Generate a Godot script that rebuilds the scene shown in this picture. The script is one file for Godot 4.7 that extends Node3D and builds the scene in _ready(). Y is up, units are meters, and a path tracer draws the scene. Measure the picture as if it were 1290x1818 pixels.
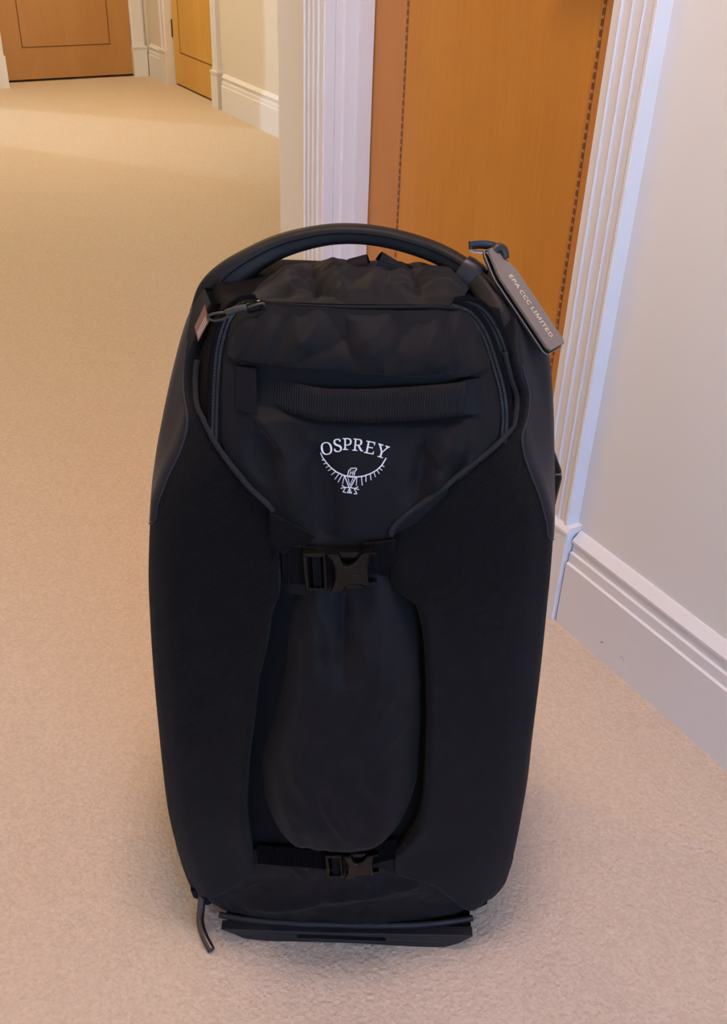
extends Node3D
# A black wheeled travel bag on a beige carpet in a corridor with honey-coloured doors.

const WALL_ANGLE := 31.2                       # the corridor runs this far off the camera's heading
var U := Vector3(sin(deg_to_rad(WALL_ANGLE)), 0, cos(deg_to_rad(WALL_ANGLE)))   # along the corridor, towards the viewer
var N := Vector3(-cos(deg_to_rad(WALL_ANGLE)), 0, sin(deg_to_rad(WALL_ANGLE)))  # out of the right-hand wall
var M := {}
var used := {}

# ---------------------------------------------------------------- set-up
func _ready():
	var cam := Camera3D.new()
	cam.name = "camera"
	cam.keep_aspect = Camera3D.KEEP_HEIGHT
	cam.fov = 55.1
	cam.near = 0.02
	cam.transform = Transform3D(Basis(Vector3.RIGHT, deg_to_rad(-32.9)) * Basis(Vector3.BACK, deg_to_rad(2.236)), Vector3(0, 1.05, 0))
	add_child(cam)
	var env := Environment.new()
	env.background_mode = Environment.BG_SKY
	var sky_mat := ProceduralSkyMaterial.new()
	sky_mat.sky_top_color = lin(0.126, 0.263, 0.586)
	sky_mat.sky_horizon_color = lin(0.41, 0.571, 0.70)
	sky_mat.ground_bottom_color = Color(0.3, 0.3, 0.33)
	sky_mat.ground_horizon_color = lin(0.41, 0.571, 0.70)
	sky_mat.sky_energy_multiplier = 1.0
	var sky := Sky.new()
	sky.sky_material = sky_mat
	env.sky = sky
	env.background_energy_multiplier = 34.0
	env.tonemap_mode = Environment.TONE_MAPPER_LINEAR
	env.tonemap_exposure = 1.0
	env.sdfgi_enabled = true
	env.ssao_enabled = true
	env.ssil_enabled = true
	var we := WorldEnvironment.new()
	we.name = "world_environment"
	we.environment = env
	add_child(we)
	materials()
	lamps()
	shell()
	doors()
	bag()
	luggage_tag()

func lamps():
	# recessed square ceiling panels: warm down the corridor, whiter over the near end
	ceiling_panel(-4.95, -1.2, 0.34, lin(1.0, 0.765, 0.44), 3.8, "warm square ceiling panel over the far end of the corridor")
	ceiling_panel(-2.2, 0.30, 0.34, lin(1.0, 0.72, 0.22), 1.05, "warm square ceiling panel over the carpet left of the bag")
	ceiling_panel(-0.62, -0.38, 0.34, lin(1.0, 0.73, 0.67), 2.35, "pinkish white square ceiling panel above the travel bag")
	# a lamp in the side room whose light falls through the open doorway on the left
	var lamp := thing("wall_lamp", "small round cool white lamp in the side room beyond the left doorway", "lamp", cor(-7.888, 1.45, 1.567))
	var glass := lathe([[0.0, -0.055], [0.035, -0.05], [0.06, -0.02], [0.06, 0.02], [0.035, 0.05], [0.0, 0.055]], 20)
	part("globe", glass, glow(Color(0.85, 0.93, 1.0), 3.0), lamp)
	var stem := lathe([[0.0, -0.2], [0.03, -0.2], [0.03, -0.17], [0.012, -0.16], [0.012, -0.05], [0.0, -0.05]], 14)
	part("stem", stem, M.bronze, lamp)
	var o := OmniLight3D.new()
	o.name = "globe_light"
	o.light_color = lin(0.58, 0.78, 1.0)
	o.light_energy = 7.5
	o.light_size = 0.025
	o.omni_range = 14.0
	o.omni_attenuation = 2.0
	o.shadow_enabled = true
	lamp.add_child(o)

func ceiling_panel(s: float, d: float, size: float, c: Color, energy: float, label: String):
	var t := thing("ceiling_light", label, "light", cor(s, 2.38, d))
	var h := size / 2.0
	var st := mb()
	for q in [[-h - 0.015, 0.0, 0.03, size + 0.06], [h + 0.015, 0.0, 0.03, size + 0.06], [0.0, -h - 0.015, size, 0.03], [0.0, h + 0.015, size, 0.03]]:
		box(st, Vector3(q[0], 0.0, q[1]), Vector3(q[2], 0.03, q[3]))
	part("frame", done(st), M.white_paint, t)
	var dm := mb()
	box(dm, Vector3(0, 0.002, 0), Vector3(size, 0.012, size))
	part("diffuser", done(dm), glow(c, 2.0), t)
	var l := AreaLight3D.new()
	l.name = "panel_light"
	l.light_color = c
	l.light_energy = energy
	l.area_size = Vector2(size, size)
	l.area_range = 14.0
	l.area_attenuation = 2.0
	l.shadow_enabled = true
	l.position = Vector3(0, -0.02, 0)
	l.rotation = Vector3(-PI / 2, 0, 0)
	t.add_child(l)

# ---------------------------------------------------------------- naming helpers
func cor(s: float, y: float, d: float) -> Vector3:
	return U * s + N * d + Vector3(0, y, 0)

func cor_basis() -> Basis:
	return Basis(U, Vector3.UP, N)

func numbered(called: String) -> String:
	if not used.has(called):
		used[called] = 0
		return called
	used[called] += 1
	return "%s_%03d" % [called, used[called]]

func thing(called: String, label: String, category: String, at := Vector3.ZERO, aligned := true) -> Node3D:
	var o := Node3D.new()
	o.name = numbered(called)
	o.transform = Transform3D(cor_basis() if aligned else Basis(), at)
	o.set_meta("label", label)
	o.set_meta("category", category)
	add_child(o)
	return o

func part(called: String, mesh: Mesh, mat: Material, parent: Node3D, label := "", kind := "") -> MeshInstance3D:
	var o := MeshInstance3D.new()
	o.name = called
	o.mesh = mesh
	o.material_override = mat
	if label:
		o.set_meta("label", label)
	if kind:
		o.set_meta("kind", kind)
	parent.add_child(o, true)
	return o

func struct(called: String, mesh: Mesh, mat: Material, label: String, category: String, at := Vector3.ZERO) -> MeshInstance3D:
	var o := MeshInstance3D.new()
	o.name = called
	o.mesh = mesh
	o.material_override = mat
	o.transform = Transform3D(cor_basis(), at)
	o.set_meta("kind", "structure")
	o.set_meta("label", label)
	o.set_meta("category", category)
	add_child(o)
	return o

# ---------------------------------------------------------------- mesh helpers
func mb() -> SurfaceTool:
	var st := SurfaceTool.new()
	st.begin(Mesh.PRIMITIVE_TRIANGLES)
	st.set_smooth_group(-1)
	return st

func done(st: SurfaceTool) -> ArrayMesh:
	st.generate_normals()
	return st.commit()

func quad(st: SurfaceTool, a: Vector3, b: Vector3, c: Vector3, d: Vector3, uv := []):
	if uv.is_empty():
		uv = [Vector2(0, 0), Vector2(1, 0), Vector2(1, 1), Vector2(0, 1)]
	var p := [a, b, c, a, c, d]
	var t := [uv[0], uv[1], uv[2], uv[0], uv[2], uv[3]]
	for i in 6:
		st.set_uv(t[i])
		st.add_vertex(p[i])

func box(st: SurfaceTool, at: Vector3, size: Vector3, turn := Basis()):
	var h := size / 2.0
	var c := []
	for z in [-1, 1]:
		for y in [-1, 1]:
			for x in [-1, 1]:
				c.append(at + turn * Vector3(x * h.x, y * h.y, z * h.z))
	for f in [[4, 6, 7, 5], [1, 3, 2, 0], [5, 7, 3, 1], [0, 2, 6, 4], [6, 2, 3, 7], [0, 4, 5, 1]]:
		quad(st, c[f[0]], c[f[1]], c[f[2]], c[f[3]])

func span(st: SurfaceTool, lo: Vector3, hi: Vector3):
	box(st, (lo + hi) / 2.0, hi - lo)

# a grid of points: rows of equal length, smooth, with uv in metres
func sheet(rows: Array, flip := false) -> ArrayMesh:
	var v := PackedVector3Array()
	var t := PackedVector2Array()
	var n: int = rows[0].size()
	var acc := PackedFloat32Array()
	acc.resize(n)
	for j in rows.size():
		var along := 0.0
		for i in n:
			var p: Vector3 = rows[j][i]
			if i > 0:
				along += p.distance_to(rows[j][i - 1])
			if j > 0:
				acc[i] += p.distance_to(rows[j - 1][i])
			v.append(p)
			t.append(Vector2(along, acc[n / 2]))
	# centre the across coordinate so that the weave stays straight along the middle
	for j in rows.size():
		var mid := t[j * n + n / 2].x
		for i in n:
			t[j * n + i].x -= mid
	var idx := PackedInt32Array()
	for j in rows.size() - 1:
		for i in n - 1:
			var a := j * n + i
			if flip:
				idx.append_array([a, a + n, a + 1, a + 1, a + n, a + n + 1])
			else:
				idx.append_array([a, a + 1, a + n, a + 1, a + n + 1, a + n])
	return indexed(v, t, idx)

func indexed(v: PackedVector3Array, t: PackedVector2Array, idx: PackedInt32Array) -> ArrayMesh:
	var nr := PackedVector3Array()
	nr.resize(v.size())
	for k in range(0, idx.size(), 3):
		var f := (v[idx[k + 2]] - v[idx[k]]).cross(v[idx[k + 1]] - v[idx[k]])
		for q in 3:
			nr[idx[k + q]] += f
	for k in nr.size():
		nr[k] = nr[k].normalized()
	var arr := []
	arr.resize(Mesh.ARRAY_MAX)
	arr[Mesh.ARRAY_VERTEX] = v
	arr[Mesh.ARRAY_NORMAL] = nr
	arr[Mesh.ARRAY_TEX_UV] = t
	arr[Mesh.ARRAY_INDEX] = idx
	var m := ArrayMesh.new()
	m.add_surface_from_arrays(Mesh.PRIMITIVE_TRIANGLES, arr)
	return m

# a closed profile (x = out of the wall, y = up) drawn along the x axis
func moulding(st: SurfaceTool, prof: Array, x0: float, x1: float):
	var n := prof.size()
	for i in n - 1:
		var a: Array = prof[i]
		var b: Array = prof[i + 1]
		quad(st, Vector3(x0, a[1], a[0]), Vector3(x0, b[1], b[0]), Vector3(x1, b[1], b[0]), Vector3(x1, a[1], a[0]))
	var poly := PackedVector2Array()
	for p in prof:
		poly.append(Vector2(p[0], p[1]))
	var tri := Geometry2D.triangulate_polygon(poly)
	for x in [x0, x1]:
		for k in tri:
			st.set_uv(poly[k])
			st.add_vertex(Vector3(x, poly[k].y, poly[k].x))

# a profile (x = across, z = out of the wall) drawn upward
func upright(st: SurfaceTool, prof: Array, y0: float, y1: float):
	for i in prof.size() - 1:
		var a: Array = prof[i]
		var b: Array = prof[i + 1]
		quad(st, Vector3(a[0], y0, a[1]), Vector3(a[0], y1, a[1]), Vector3(b[0], y1, b[1]), Vector3(b[0], y0, b[1]))
	var poly := PackedVector2Array()
	for p in prof:
		poly.append(Vector2(p[0], p[1]))
	var tri := Geometry2D.triangulate_polygon(poly)
	for y in [y0, y1]:
		for k in tri:
			st.set_uv(poly[k])
			st.add_vertex(Vector3(poly[k].x, y, poly[k].y))

func lathe(prof: Array, sides: int) -> ArrayMesh:
	var rows := []
	for p in prof:
		var row := []
		for k in sides + 1:
			var a := TAU * k / sides
			row.append(Vector3(cos(a) * p[0], p[1], sin(a) * p[0]))
		rows.append(row)
	return sheet(rows)

# a round or oval tube along a path; radii may be one number or one per point
func tube_rows(path: Array, rad, sides := 10, flat := 1.0, up := Vector3.BACK) -> Array:
	var rows := []
	var n := path.size()
	for i in n:
		var t: Vector3 = (path[mini(i + 1, n - 1)] - path[maxi(i - 1, 0)]).normalized()
		var a := up.cross(t).normalized()
		var b := t.cross(a).normalized()
		var r: float = rad[i] if rad is Array else rad
		var row := []
		for k in sides + 1:
			var w := TAU * k / sides
			row.append(path[i] + a * cos(w) * r + b * sin(w) * r * flat)
		if i == 0:
			rows.append(dot_row(path[i], sides))
		rows.append(row)
		if i == n - 1:
			rows.append(dot_row(path[i], sides))
	return rows

func dot_row(p: Vector3, sides: int) -> Array:
	var row := []
	for k in sides + 1:
		row.append(p)
	return row

func tube(path: Array, rad, sides := 10, flat := 1.0, up := Vector3.BACK) -> ArrayMesh:
	return sheet(tube_rows(path, rad, sides, flat, up))

func smooth_path(pts: Array, steps := 6) -> Array:
	var out := []
	var n := pts.size()
	for i in n - 1:
		var p0: Vector3 = pts[maxi(i - 1, 0)]
		var p1: Vector3 = pts[i]
		var p2: Vector3 = pts[i + 1]
		var p3: Vector3 = pts[mini(i + 2, n - 1)]
		for k in steps:
			out.append(p1.cubic_interpolate(p2, p0, p3, float(k) / steps))
	out.append(pts[n - 1])
	return out

# a flat outline given thickness, with a small chamfer all round
func slab(st: SurfaceTool, poly: PackedVector2Array, z0: float, z1: float, ch: float, place := Transform3D()):
	var n := poly.size()
	if Geometry2D.is_polygon_clockwise(poly):
		poly = poly.duplicate()
		poly.reverse()
	var ins := PackedVector2Array()
	for i in n:
		var e0 := (poly[i] - poly[(i + n - 1) % n]).normalized()
		var e1 := (poly[(i + 1) % n] - poly[i]).normalized()
		var nrm := (Vector2(-e0.y, e0.x) + Vector2(-e1.y, e1.x)).normalized()
		ins.append(poly[i] + nrm * ch / maxf(0.5, nrm.dot(Vector2(-e0.y, e0.x))))
	var tri := Geometry2D.triangulate_polygon(ins)
	for k in range(0, tri.size(), 3):
		for q in [0, 2, 1]:
			st.set_uv(ins[tri[k + q]])
			st.add_vertex(place * Vector3(ins[tri[k + q]].x, ins[tri[k + q]].y, z1))
		for q in [0, 1, 2]:
			st.set_uv(ins[tri[k + q]])
			st.add_vertex(place * Vector3(ins[tri[k + q]].x, ins[tri[k + q]].y, z0))
	for i in n:
		var j := (i + 1) % n
		var zc := z1 - ch
		var a := [Vector3(poly[i].x, poly[i].y, z0), Vector3(poly[j].x, poly[j].y, z0), Vector3(poly[j].x, poly[j].y, zc), Vector3(poly[i].x, poly[i].y, zc), Vector3(ins[j].x, ins[j].y, z1), Vector3(ins[i].x, ins[i].y, z1)]
		quad(st, place * a[1], place * a[0], place * a[3], place * a[2])
		quad(st, place * a[2], place * a[3], place * a[5], place * a[4])

# ---------------------------------------------------------------- materials
func mat(c: Color, rough: float, spec := 0.5) -> StandardMaterial3D:
	var m := StandardMaterial3D.new()
	m.albedo_color = c
	m.roughness = rough
	m.metallic_specular = spec
	return m

func lin(r: float, g: float, b: float) -> Color:
	return Color(r, g, b).linear_to_srgb()

func glow(c: Color, e: float) -> StandardMaterial3D:
	var m := mat(Color(0.9, 0.9, 0.9), 0.5)
	m.emission_enabled = true
	m.emission = c
	m.emission_energy_multiplier = e
	return m

func image_tex(size: int, f: Callable) -> ImageTexture:
	var im := Image.create(size, size, false, Image.FORMAT_RGB8)
	for y in size:
		for x in size:
			var v: float = f.call(float(x) / size, float(y) / size)
			im.set_pixel(x, y, Color(v, v, v))
	return ImageTexture.create_from_image(im)

func noise_tex(seed_no: int, freq: float, size: int, octaves: int, lo: Color, hi: Color, kind := FastNoiseLite.TYPE_SIMPLEX_SMOOTH) -> NoiseTexture2D:
	var n := FastNoiseLite.new()
	n.seed = seed_no
	n.noise_type = kind
	n.frequency = freq
	n.fractal_octaves = octaves
	var t := NoiseTexture2D.new()
	t.width = size
	t.height = size
	t.seamless = true
	t.noise = n
	var g := Gradient.new()
	g.set_color(0, lo)
	g.set_color(1, hi)
	t.color_ramp = g
	return t

func relief(m: StandardMaterial3D, t: Texture2D, cm: float):
	m.heightmap_enabled = true
	m.heightmap_texture = t
	m.heightmap_scale = cm

func materials():
	M.white_paint = mat(lin(0.75, 0.75, 0.78), 0.42)
	M.wall_paint = mat(lin(0.78, 0.775, 0.76), 0.8, 0.3)
	M.wall_cream = mat(lin(0.70, 0.645, 0.56), 0.8, 0.3)
	M.ceiling = mat(lin(0.78, 0.75, 0.71), 0.9, 0.2)
	M.bronze = mat(lin(0.10, 0.065, 0.035), 0.4)
	M.bronze.metallic = 0.8
	# carpet: short beige pile, tufts a few millimetres across
	M.carpet = mat(Color.WHITE, 1.0, 0.1)
	M.carpet.albedo_texture = pile(3, 512, lin(0.535, 0.435, 0.345), lin(0.64, 0.523, 0.415), 0.07)
	relief(M.carpet, pile(11, 512, Color.BLACK, Color.WHITE, 0.15), 0.15)
	M.carpet.uv1_triplanar = true
	M.carpet.uv1_world_triplanar = true
	M.carpet.uv1_scale = Vector3.ONE * 2.1
	# honey veneer with upright grain
	for w in [["wood", lin(0.47, 0.195, 0.022), lin(0.59, 0.26, 0.036), 5], ["wood_stile", lin(0.46, 0.19, 0.040), lin(0.54, 0.235, 0.055), 9], ["wood_far", lin(0.42, 0.21, 0.07), lin(0.50, 0.265, 0.095), 21], ["wood_second", lin(0.60, 0.34, 0.075), lin(0.70, 0.42, 0.10), 33]]:
		var m := mat(Color.WHITE, 0.42, 0.45)
		m.albedo_texture = grain(w[3], w[1], w[2])
		m.uv1_triplanar = true
		m.uv1_scale = Vector3(1.0, 1.0, 1.0)
		M[w[0]] = m
	M.inlay_dark = mat(lin(0.15, 0.055, 0.018), 0.45)
	M.inlay_light = mat(lin(0.42, 0.20, 0.065), 0.45)
	M.groove = mat(lin(0.16, 0.06, 0.015), 0.6)
	# the bag's cloths
	var twill := image_tex(64, func(u, v): return 0.5 + 0.5 * sin(TAU * (u * 4.0 + v * 4.0)) * (0.7 + 0.3 * sin(TAU * (u * 4.0 - v * 4.0))))
	M.twill = mat(lin(0.0095, 0.0098, 0.0130), 0.6, 0.13)
	M.twill.rim_enabled = true
	M.twill.rim = 0.12
	M.twill.rim_tint = 0.0
	M.twill.albedo_texture = image_tex(64, func(u, v): return 0.45 + 0.55 * (0.5 + 0.5 * sin(TAU * (u * 4.0 + v * 4.0)) * (0.7 + 0.3 * sin(TAU * (u * 4.0 - v * 4.0)))))
	relief(M.twill, twill, 0.07)
	M.twill.uv1_triplanar = true
	M.twill.uv1_triplanar_sharpness = 6.0
	M.twill.uv1_scale = Vector3.ONE * 140.0
	var rip := image_tex(128, func(u, v): return 0.45 + 0.25 * maxf(pow(absf(cos(PI * u * 4.0)), 14.0), pow(absf(cos(PI * v * 4.0)), 14.0)) + 0.15 * sin(TAU * u * 32.0) * sin(TAU * v * 32.0))
	M.side_cloth = mat(lin(0.0125, 0.0122, 0.0170), 0.55, 0.2)
	M.side_cloth.rim_enabled = true
	M.side_cloth.rim = 0.12
	M.side_cloth.rim_tint = 0.0
	M.cloth = mat(lin(0.0100, 0.0099, 0.0120), 0.5, 0.15)
	M.cloth.rim_enabled = true
	M.cloth.rim = 0.08
	M.cloth.rim_tint = 0.0
	relief(M.cloth, rip, 0.012)
	M.cloth.uv1_scale = Vector3.ONE * 160.0
	M.lining = mat(lin(0.004, 0.004, 0.005), 0.8, 0.2)
	M.inner = mat(lin(0.0066, 0.0066, 0.008), 0.7, 0.15)
	M.webbing = mat(lin(0.0085, 0.0085, 0.0108), 0.5, 0.18)
	M.strap = mat(lin(0.014, 0.014, 0.016), 0.5, 0.2)
	M.rubber = mat(lin(0.008, 0.0078, 0.0082), 0.55, 0.32)
	M.plastic = mat(lin(0.004, 0.0039, 0.004), 0.22, 0.35)
	M.kick = mat(lin(0.016, 0.016, 0.019), 0.5, 0.4)
	M.slot = mat(lin(0.004, 0.004, 0.004), 0.8, 0.2)
	M.coil = mat(lin(0.040, 0.045, 0.05), 0.35, 0.5)
	M.crease = mat(lin(0.030, 0.029, 0.038), 0.6, 0.2)
	M.tape = mat(lin(0.0055, 0.0055, 0.007), 0.8, 0.1)
	M.binding = mat(lin(0.022, 0.022, 0.025), 0.7, 0.15)
	relief(M.binding, twill, 0.03)
	M.binding.uv1_scale = Vector3.ONE * 140.0
	M.print = mat(lin(0.72, 0.72, 0.76), 0.6)
	M.pull = mat(lin(0.028, 0.027, 0.025), 0.55)
	M.patch = mat(lin(0.24, 0.10, 0.05), 0.6)
	M.patch_line = mat(lin(0.62, 0.45, 0.30), 0.6)
	M.leather = mat(lin(0.165, 0.138, 0.122), 0.5, 0.4)
	relief(M.leather, noise_tex(31, 0.06, 256, 3, Color.BLACK, Color.WHITE), 0.03)
	M.leather.uv1_scale = Vector3.ONE * 40.0
	M.leather_dark = mat(lin(0.014, 0.014, 0.018), 0.45, 0.45)
	M.leather_edge = mat(lin(0.16, 0.15, 0.145), 0.5)
	M.gilt = mat(lin(0.75, 0.66, 0.52), 0.25)
	M.gilt.metallic = 1.0
	M.foil = mat(lin(0.66, 0.56, 0.44), 0.45)
	M.steel = mat(lin(0.09, 0.09, 0.095), 0.3)
	M.steel.metallic = 0.9
	M.scuff = mat(lin(0.30, 0.28, 0.29), 0.7)
	M.glass = mat(Color(1, 1, 1, 0.05), 0.05)
	M.glass.transparency = BaseMaterial3D.TRANSPARENCY_ALPHA

# repeating pile: tufts a pixel or three across over slow, faint mottling
func pile(seed_no: int, size: int, lo: Color, hi: Color, slow: float) -> ImageTexture:
	var rng := RandomNumberGenerator.new()
	rng.seed = seed_no
	var w := PackedFloat32Array()
	w.resize(size * size)
	for i in w.size():
		w[i] = rng.randf()
	var grids := []
	for cells in [128, 48, 12]:
		var g := PackedFloat32Array()
		g.resize(cells * cells)
		for i in g.size():
			g[i] = rng.randf()
		grids.append(g)
	var data := PackedByteArray()
	data.resize(size * size * 3)
	for y in size:
		for x in size:
			var a := w[y * size + x] * 0.4 + 0.15 * (w[y * size + (x + 1) % size] + w[((y + 1) % size) * size + x] + w[y * size + (x + size - 1) % size] + w[((y + size - 1) % size) * size + x])
			var b := lattice(grids[0], 128, float(x) / size * 128, float(y) / size * 128)
			var c := lattice(grids[1], 48, float(x) / size * 48, float(y) / size * 48)
			var d := lattice(grids[2], 12, float(x) / size * 12, float(y) / size * 12)
			var k := clampf(0.5 + (1.0 - slow) * ((a - 0.5) * 0.9 + (b - 0.5) * 0.9) + slow * ((c - 0.5) * 0.9 + (d - 0.5) * 0.8), 0, 1)
			var q := lo.lerp(hi, k)
			var o := (y * size + x) * 3
			data[o] = int(q.r * 255)
			data[o + 1] = int(q.g * 255)
			data[o + 2] = int(q.b * 255)
	return ImageTexture.create_from_image(Image.create_from_data(size, size, false, Image.FORMAT_RGB8, data))

func lattice(g: PackedFloat32Array, n: int, x: float, y: float) -> float:
	var i := int(x)
	var j := int(y)
	var u := smoothstep(0.0, 1.0, x - i)
	var v := smoothstep(0.0, 1.0, y - j)
	var i1 := (i + 1) % n
	var j1 := (j + 1) % n
	return lerpf(lerpf(g[j * n + i], g[j * n + i1], u), lerpf(g[j1 * n + i], g[j1 * n + i1], u), v)

func grain(seed_no: int, a: Color, b: Color) -> ImageTexture:
	var n := FastNoiseLite.new()
	n.seed = seed_no
	n.noise_type = FastNoiseLite.TYPE_SIMPLEX_SMOOTH
	n.frequency = 1.0
	n.fractal_octaves = 3
	var fine := FastNoiseLite.new()
	fine.seed = seed_no + 1
	fine.frequency = 1.0
	var size := 512
	var im := Image.create(size, size, false, Image.FORMAT_RGB8)
	for y in size:
		var v := float(y) / size
		for x in size:
			var u := float(x) / size
			var w := u * 9.0 + 1.6 * n.get_noise_2d(u * 3.0, v * 1.2)
			var k := 0.5 + 0.30 * sin(w * 5.0 + 3.0 * n.get_noise_2d(u * 2.0 + 9.0, v * 0.9)) * n.get_noise_2d(u * 4.0, v * 0.7 + 5.0)
			k += 0.45 * n.get_noise_2d(u * 3.0 + 20.0, v * 0.8)
			k += 0.30 * fine.get_noise_2d(u * 160.0, v * 5.0)
			im.set_pixel(x, y, a.lerp(b, clampf(k, 0.0, 1.0)))
	return ImageTexture.create_from_image(im)

# ---------------------------------------------------------------- the corridor
const NEAR_D := -0.984
const FAR_D := -2.13
const END_S := -6.19

func shell():
	var st := mb()
	span(st, Vector3(-9.0, -0.1, -3.2), Vector3(3.2, 0.0, 2.6))
	struct("floor", done(st), M.carpet, "beige short-pile carpet covering the corridor floor", "carpet")
	st = mb()
	span(st, Vector3(-9.0, 2.4, -3.2), Vector3(3.2, 2.5, 2.6))
	struct("ceiling", done(st), M.ceiling, "plain white ceiling over the whole corridor", "ceiling")
	# the wall with the near door
	st = mb()
	span(st, Vector3(-2.045, 0, NEAR_D - 0.16), Vector3(-1.815, 2.4, NEAR_D))
	span(st, Vector3(-1.025, 0, NEAR_D - 0.16), Vector3(3.0, 2.4, NEAR_D))
	span(st, Vector3(-1.815, 2.045, NEAR_D - 0.16), Vector3(-1.025, 2.4, NEAR_D))
	span(st, Vector3(-2.045, 0, FAR_D - 0.1), Vector3(-1.93, 2.4, NEAR_D - 0.16))
	span(st, Vector3(-1.9, 0, NEAR_D - 0.26), Vector3(-0.95, 2.4, NEAR_D - 0.16))
	struct("wall_right", done(st), M.wall_paint, "pale wall to the right of the bag, around the near door", "wall")
	# the set-back wall with the second door
	st = mb()
	span(st, Vector3(END_S - 0.15, 0, FAR_D - 0.16), Vector3(-5.865, 2.4, FAR_D))
	span(st, Vector3(-5.165, 0, FAR_D - 0.16), Vector3(-1.93, 2.4, FAR_D))
	span(st, Vector3(-5.865, 2.045, FAR_D - 0.16), Vector3(-5.165, 2.4, FAR_D))
	span(st, Vector3(-5.95, 0, FAR_D - 0.24), Vector3(-5.08, 2.4, FAR_D - 0.16))
	struct("wall_back", done(st), M.wall_cream, "cream wall far down the corridor, beside the second door", "wall")
	# the end wall with the far door; left of the door it stands forward
	st = mb()
	span(st, Vector3(END_S - 0.15, 0, FAR_D), Vector3(END_S, 2.4, -2.03))
	span(st, Vector3(END_S - 0.15, 2.045, -2.03), Vector3(END_S, 2.4, -1.25))
	span(st, Vector3(END_S - 0.15, 0, -1.25), Vector3(-6.06, 2.4, -1.05))
	span(st, Vector3(-6.11, 0, -1.05), Vector3(-6.06, 2.4, -0.47))
	span(st, Vector3(-6.11, 2.1, -0.47), Vector3(-6.06, 2.4, 0.19))
	span(st, Vector3(-6.11, 0, 0.19), Vector3(-6.06, 2.4, 1.1))
	span(st, Vector3(END_S - 0.22, 0, -2.1), Vector3(END_S - 0.15, 2.4, -1.2))
	struct("wall_end", done(st), M.wall_cream, "cream wall closing the corridor around the far door", "wall")
	st = mb()
	span(st, Vector3(-6.34, 0, 1.1), Vector3(3.0, 2.4, 1.2))
	struct("wall_left", done(st), M.wall_paint, "pale wall along the left of the corridor, outside the picture", "wall")
	# the side room beyond the left doorway
	st = mb()
	span(st, Vector3(-9.0, 0, 1.9), Vector3(-6.34, 2.4, 2.0))
	span(st, Vector3(-9.0, 0, -3.2), Vector3(-8.9, 2.4, 1.9))
	span(st, Vector3(-9.0, 0, -1.4), Vector3(END_S - 0.15, 2.4, -1.3))
	span(st, Vector3(-6.44, 0, 1.1), Vector3(-6.34, 2.4, 1.9))
	struct("wall_side_room", done(st), M.wall_cream, "cream walls of the side room beyond the left doorway", "wall")
	# the wall behind the viewer, with a window
	st = mb()
	span(st, Vector3(2.9, 0, NEAR_D), Vector3(3.05, 0.85, 1.1))
	span(st, Vector3(2.9, 2.15, NEAR_D), Vector3(3.05, 2.4, 1.1))
	span(st, Vector3(2.9, 0.85, NEAR_D), Vector3(3.05, 2.15, -0.75))
	span(st, Vector3(2.9, 0.85, 0.75), Vector3(3.05, 2.15, 1.1))
	struct("wall_front", done(st), M.wall_paint, "pale wall with a window behind the viewer", "wall")
	var wn := struct("window_1", ring_frame(1.5, 1.3, 0.06, 0.07), M.white_paint, "white framed window in the wall behind the viewer", "window", cor(2.97, 1.5, 0.0))
	wn.rotate_object_local(Vector3.UP, PI / 2)
	st = mb()
	span(st, Vector3(-0.71, -0.61, -0.004), Vector3(0.71, 0.61, 0.004))
	part("pane", done(st), M.glass, wn)
	# skirting
	var skirt := [[0.0, 0.0], [0.022, 0.0], [0.022, 0.121], [0.0175, 0.1225], [0.0175, 0.1405], [0.013, 0.142], [0.013, 0.158], [0.017, 0.160], [0.017, 0.164], [0.004, 0.178], [0.0, 0.178]]
	skirting("baseboard_right", skirt, -0.945, 2.9, NEAR_D, "white stepped skirting board along the foot of the right-hand wall")
	var sk := get_node("baseboard_right")
	for q in [[-0.837, 0.034, 0.006, 0.0022, 0.5], [-0.790, 0.036, 0.010, 0.0008, -0.5]]:
		var sm := mb()
		box(sm, Vector3.ZERO, Vector3(q[2], q[3], 0.0003), Basis(Vector3.BACK, q[4]))
		var sf := part("scuff", done(sm), M.scuff, sk)
		sf.position = Vector3(q[0] - (-0.945 + 2.9) / 2, q[1], 0.0221)
	skirting("baseboard_corner", skirt, -2.04, -1.9, NEAR_D, "white skirting on the wall end between corridor and near door")
	skirting("baseboard_back", skirt, -5.06, -2.05, FAR_D, "white skirting below the cream wall right of the second door")
	skirting("baseboard_far_corner", skirt, -6.16, -5.96, FAR_D, "short piece of white skirting in the far corner between the two doors")
	skirting("baseboard_left", skirt, -6.06, 2.9, 1.1, "white skirting along the left wall, outside the picture", -1.0)

func skirting(called: String, prof: Array, s0: float, s1: float, d: float, label: String, side := 1.0):
	var st := mb()
	var p := []
	for q in prof:
		p.append([q[0] * side, q[1]])
	moulding(st, p, s0 - (s0 + s1) / 2, s1 - (s0 + s1) / 2)
	struct(called, done(st), M.white_paint, label, "skirting board", cor((s0 + s1) / 2, 0, d))

func ring_frame(w: float, h: float, t: float, deep: float) -> ArrayMesh:
	var st := mb()
	span(st, Vector3(-w / 2, -h / 2, -deep / 2), Vector3(-w / 2 + t, h / 2, deep / 2))
	span(st, Vector3(w / 2 - t, -h / 2, -deep / 2), Vector3(w / 2, h / 2, deep / 2))
	span(st, Vector3(-w / 2 + t, -h / 2, -deep / 2), Vector3(w / 2 - t, -h / 2 + t, deep / 2))
	span(st, Vector3(-w / 2 + t, h / 2 - t, -deep / 2), Vector3(w / 2 - t, h / 2, deep / 2))
	span(st, Vector3(-t / 2, -h / 2 + t, -deep / 3), Vector3(t / 2, h / 2 - t, deep / 3))
	return done(st)

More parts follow.
